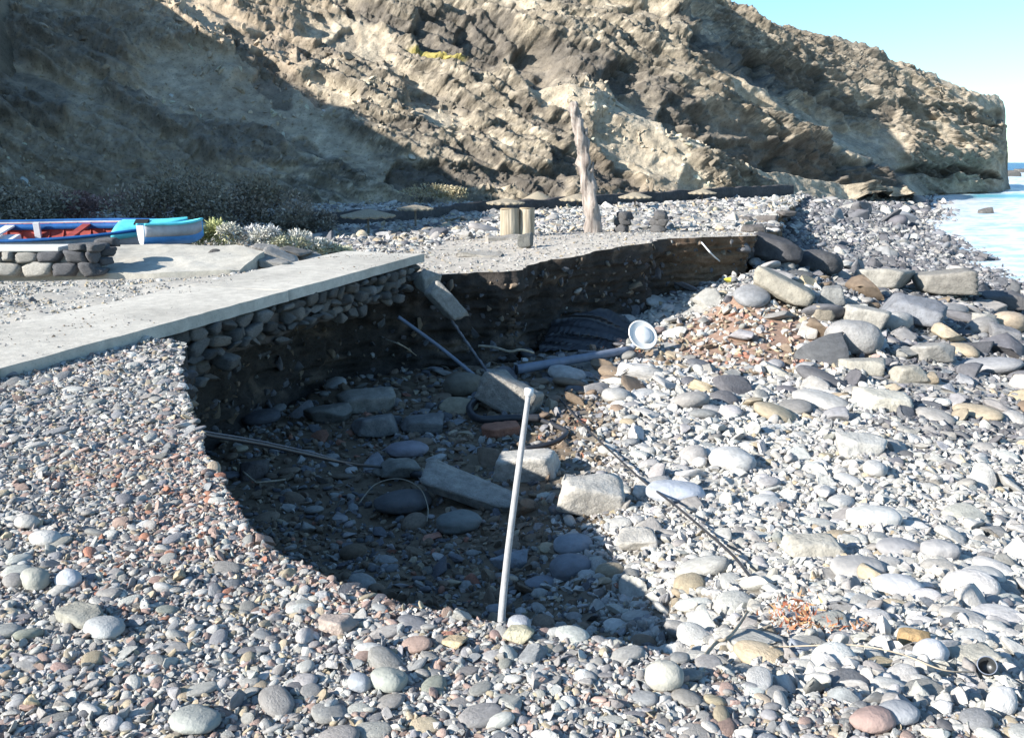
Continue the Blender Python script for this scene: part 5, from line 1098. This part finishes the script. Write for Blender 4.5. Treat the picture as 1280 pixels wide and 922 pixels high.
# ------------------------------------------------------------------ things in the hole
M_grey = material('galvanised', 'flat', (.17, .20, .26), rough=.5, bump=.2, scale=6, var=.2, spec=.4, bdist=.01); M_lamp = material('lamp_shell', 'flat', (.72, .71, .68), rough=.4, bump=.05, scale=6, var=.06, spec=.5); M_glass = material('lamp_glass', 'flat', (.72, .73, .72), rough=.15, bump=0, var=.03, spec=.6)
M_hose = material('black_hose', 'flat', (.03, .032, .038), rough=.45, bump=.2, scale=10, spec=.5); M_rope = material('rope', 'flat', (.16, .165, .19), rough=.8, bump=.6, scale=40, var=.3); M_root = material('root', 'flat', (.36, .31, .24), scale=14, var=.3); M_postp = material('worn_post_paint', 'flat', (.36, .36, .37), rough=.6, bump=.4, scale=9, var=.28, bdist=.01); M_rust = material('rust', 'flat', (.24, .11, .07), scale=14, var=.4)
def lathe(prof, seg=32, m=None, name='lathe'):
    V = [(r_ * math.cos(2 * math.pi * k / seg), r_ * math.sin(2 * math.pi * k / seg), z) for r_, z in prof for k in range(seg)]; n = len(prof)
    F = [(i * seg + k, i * seg + (k + 1) % seg, (i + 1) * seg + (k + 1) % seg, (i + 1) * seg + k) for i in range(n - 1) for k in range(seg)]; b = bmesh.new(); vs = [b.verts.new(v) for v in V]; [b.faces.new([vs[i] for i in f]) for f in F]
    bmesh.ops.remove_doubles(b, verts=b.verts, dist=1e-5); bmesh.ops.recalc_face_normals(b, faces=b.faces); me = bpy.data.meshes.new(name); b.to_mesh(me); b.free(); me.shade_smooth()
    if m: me.materials.append(m)
    return me
a = G(645, 476, 'b') + np.array([0, 0, .17]); hd = PD(803, 419, a[1] + 1.5); e = PD(788, 437, a[1] + 1.4); t = thing('street_lamp', 'fallen street lamp with a round white head and a grey tube lying on the stones', 'street lamp', tuple(a))
link('pole', tube(smooth_path([np.zeros(3), (e - a) * .5, e - a], 16), np.linspace(.080, .072, 16), 16, m=M_grey, name='pole'), parent=t); link('pole_end', tube([(-.012, -.004, 0), (.015, .003, 0)], .082, 16, m=M_dark, name='pole_end'), parent=t)
hdm = Matrix.Rotation(R(-28), 3, 'Z') @ Matrix.Rotation(R(62), 3, 'X') @ Matrix.Rotation(R(20), 3, 'Y')
er = Euler((R(46), R(36), R(-6)))
o = link('lamp_head', lathe([(.001, -.07), (.16, -.065), (.235, -.03), (.26, .0), (.285, .022), (.268, .032), (.25, .018), (.001, .012)], 36, M_lamp, 'lamp_head'), parent=t, loc=hd - a, rot=er)
link('diffuser', lathe([(.001, .05), (.10, .045), (.16, .028), (.165, .012)], 32, M_glass, 'diffuser'), parent=o, loc=(.02, .02, .004))
link('neck', tube([e - a, (e - a) * .35 + (hd - a) * .65, hd - a], [.06, .055, .06], 10, m=M_grey, name='neck'), parent=t)
# leaning post in the foreground
a = G(627, 776, 't'); e = PD(661, 490, a[1] + .12); pth = smooth_path([a - (0, 0, .12), a, a + (e - a) * .3 + (-.006, 0, 0), a + (e - a) * .7 + (-.003, 0, 0), e], 26) - a
t = link('leaning_post', tube(pth, np.linspace(.0165, .0098, 26), 10, m=M_postp, name='leaning_post', wob=.08), loc=a, label='thin grey metal post leaning at the rim of the hole in the foreground', cat='post')
link('post_cap', tube([e - a - (0, 0, .012), e - a + (0.001, 0, .014)], .0165, 8, m=M_white, name='post_cap'), parent=t)
def line(name, lb, cat, pts, rad, m, n=40, seg=7, wob=0, sag=0):
    p = smooth_path(pts, n); b_ = p[0].copy(); return link(name, tube(p - b_, rad, seg, m=m, name=name, wob=wob), loc=b_, label=lb, cat=cat)
def GB(px, py, h=.03): return G(px, py, 'b') + np.array([0, 0, h])
line('steel_bar', 'straight grey bar slanting from under the slab down to the footing', 'bar', [PD(498, 396, 13.3), PD(550, 434, 13.2), PD(604, 478, 13.0)], .028, M_grey)
line('twisted_rope', 'twisted pale rope hanging from the broken concrete chunk', 'rope', [PD(562, 396, 13.6), PD(585, 430, 13.5), PD(612, 468, 13.2)], .02, M_rope, 60, 6, .5)
line('thin_wire', 'thin pale wire left of the slanting bar in the dark hollow', 'wire', [PD(482, 424, 13.2), PD(505, 433, 13.0), GB(528, 452), GB(560, 462)], .011, M_root, 30, 5)
line('black_cable', 'black cable running from the left bank to a thick dark end on the floor', 'cable', [PD(236, 530, 6.0), PD(250, 542, 6.3), PD(330, 556, 6.9), PD(430, 578, 7.8), GB(480, 591, .06)], .016, M_hose)
line('grey_cable', 'thinner grey cable beside the black one on the left bank', 'cable', [PD(236, 527, 6.05), PD(252, 538, 6.35), PD(320, 550, 6.9), PD(400, 568, 7.5), PD(440, 582, 7.9)], .008, M_rope)
line('cable_sleeve', 'thick dark sleeve at the end of the black cable', 'sleeve', [GB(480, 591, .07), GB(505, 597, .07), GB(531, 604, .06)], .045, M_hose, 12, 10)
line('black_hose', 'curled black hose lying around the broken footing', 'hose', [GB(616, 516, .16), GB(598, 512, .15), GB(587, 522, .12), GB(600, 534, .10), GB(640, 535, .12), GB(674, 532, .10)], .052, M_hose, 60, 10)
line('thin_hose', 'thin dark hose bending back towards the leaning post', 'hose', [GB(672, 530, .07), GB(698, 540, .05), GB(708, 548, .05), GB(690, 560, .05), GB(655, 566, .05)], .032, M_hose, 50, 8)
line('long_cable', 'thin dark cable lying across the sunlit rubble', 'cable', [GB(700, 505, .06), GB(735, 545, .07), GB(770, 585, .12), GB(805, 615, .10), GB(840, 645, .12), GB(880, 678, .10), GB(915, 712, .10), GB(938, 738, .08)], .011, M_hose, 80)
line('white_root', 'pale branching root on the dark floor at the left', 'root', [GB(300, 590, .1), GB(304, 600, .1), GB(318, 612, .1), GB(325, 617, .12), GB(358, 612, .1)], .012, M_root, 30, 5, .2)
line('bent_branch', 'pale bent branch lying below the far bank', 'branch', [PD(598, 432, 14.4), PD(618, 434, 14.3), PD(636, 439, 14.2), PD(652, 437, 14.2), PD(667, 441, 14.3)], .022, M_root, 30, 6, .3)
line('wire_loop', 'pale wire loop lying on the dark flat rock', 'wire', [GB(448, 642, .08), GB(470, 632, .22), GB(500, 628, .25), GB(525, 634, .2), GB(535, 648, .12), GB(534, 660, .05)], .006, M_root, 40, 5)
line('pale_twig', 'pale twig leaning on the rim at the right end of the shadow', 'twig', [G(880, 824, 't') + (0, 0, .01), PD(895, 803, 3.0), PD(915, 792, 3.15), GB(934, 775, .05)], .007, M_root, 30, 6, .35)
line('brown_runner', 'long thin brown stem lying across the stones at the bottom right', 'stem', [GB(925, 822, .05), GB(985, 828, .07), GB(1060, 830, .08), GB(1120, 842, .08), GB(1175, 857, .06), GB(1215, 856, .05)], .003, M_root, 60, 5, .2)
line('white_rope', 'short whitish cord hanging down the debris slope at the end of the bank', 'cord', [PD(877, 303, 18.4), PD(890, 318, 18.0), GB(903, 334, .05)], .016, M_white, 20, 6)
line('thin_stick', 'thin pale stick lying left of the footing', 'stick', [PD(497, 428, 13.5), GB(520, 446, .04), GB(538, 455, .05)], .01, M_root, 20, 5)
g = GB(911, 355, .06); link('yellow_scrap', rock_mesh(901, 'rubble', 3, name='yellow_scrap', scl=(.12, .08, .07)), material('yellow_plastic', 'flat', (.55, .48, .08), rough=.6, bump=.2), loc=g, label='small yellow scrap on the debris slope at the end of the bank', cat='scrap')
# broken footing and concrete slabs
g = G(641, 525, 'b'); link('broken_footing', rock_mesh(830, 'block', 4, M_concf, 'broken_footing', (.46, .30, .26)), loc=(g[0], g[1] + .5, g[2] + .20), rot=(R(-8), R(14), R(-24)), label='big broken concrete footing with embedded stones in the middle of the hole', cat='footing')
g = G(622, 482, 'b'); link('broken_footing', rock_mesh(812, 'block', 4, M_concf, 'broken_footing', (.27, .22, .15)), loc=(g[0], g[1] + .2, g[2] + .1), rot=(R(5), R(-6), R(12)), label='smaller concrete block behind the big broken footing', cat='footing')
g = G(590, 645, 'b'); link('concrete_slab', rock_mesh(815, 'block', 4, M_concf, 'concrete_slab', (.60, .36, .085)), loc=(g[0], g[1] + .3, g[2] + .14), rot=(R(6), R(13), R(-16)), label='large tilted rough concrete slab left of the leaning post', cat='slab')
# black sheet
def sheet():
    n, k = 60, 26; A_ = np.array([P(672, 434, -1.6), P(800, 432, -1.6)]); V = []
    for i in range(k):
        for j in range(n):
            u, v = j / (n - 1), i / (k - 1); q = A_[0] * (1 - u) + A_[1] * u; q = q + np.array([.15, .9, 0]) * v; e_ = .55 + .45 * math.sin(u * math.pi) + .3 * float(vnoise(np.array([u * 4, 0, 7]), 235)); q[0] += .25 * float(fbm(np.array([v * 3, u * 2, 5]), 2, 236)); q[2] = -1.72 + .55 * e_ * v ** 1.4; f = np.array([u * 2.2 + v * 3, v * 4 + u * 2, .3])
            q[2] += .12 * float(ridged(f, 4, 231)) ; q[1] += .25 * float(fbm(f * 1.3, 4, 233)); V.append(q)
    V = np.array(V); m = material('black_plastic', 'flat', (.035, .035, .04), rough=.35, bump=.3, scale=6, spec=.6); link('plastic_sheet', mesh_np('plastic_sheet', V - V[0], gridfaces(k, n)), m, loc=V[0], label='crumpled black plastic sheet at the foot of the far bank', cat='plastic sheet')
sheet()
# dark tin, seaweed
g = GB(1232, 848, .04); t = link('tin', lathe([(.001, .0), (.029, .0), (.031, .06), (.029, .06), (.027, .012), (.001, .012)], 24, material('dark_tin', 'flat', (.05, .055, .06), rough=.35, metal=.4, spec=.5, bump=.1), 'tin'), loc=g, rot=(R(50), R(-8), R(-25)), label='small dark round tin between cobbles in the bottom right', cat='tin')
link('rim', lathe([(.030, .057), (.033, .058), (.033, .063), (.030, .063), (.030, .057)], 24, M_grey, 'rim'), parent=t)
def seaweed():
    r = np.random.default_rng(44); V, F, C_ = [], [], []
    for i in range(420):
        q = GB(r.normal(992, 16), r.normal(776, 12), 0) if r.random() < .75 else GB(r.uniform(985, 1085), 800 - r.uniform(0, 14), 0); q[2] += r.uniform(0, .07); d = r.normal(size=3); d[2] = abs(d[2]); d /= np.linalg.norm(d); w_ = np.cross(d, r.normal(size=3)); w_ /= np.linalg.norm(w_); s = r.uniform(.012, .035)
        o = len(V); V += [q - w_ * s * .25, q + w_ * s * .25, q + d * s * 1.5]; F.append((o, o + 1, o + 2)); C_ += [np.array([(.36, .16, .09), (.28, .10, .06), (.42, .26, .14)][r.integers(0, 3)])] * 3
    V = np.array(V); link('seaweed', mesh_np('seaweed', V - V[0], np.array(F), np.array(C_), smooth=False), M_leaf, loc=V[0], label='dry red-brown seaweed clump on the stones at the right', cat='seaweed', kind='stuff')
seaweed()
# rootlets hanging out of the near bank on the left
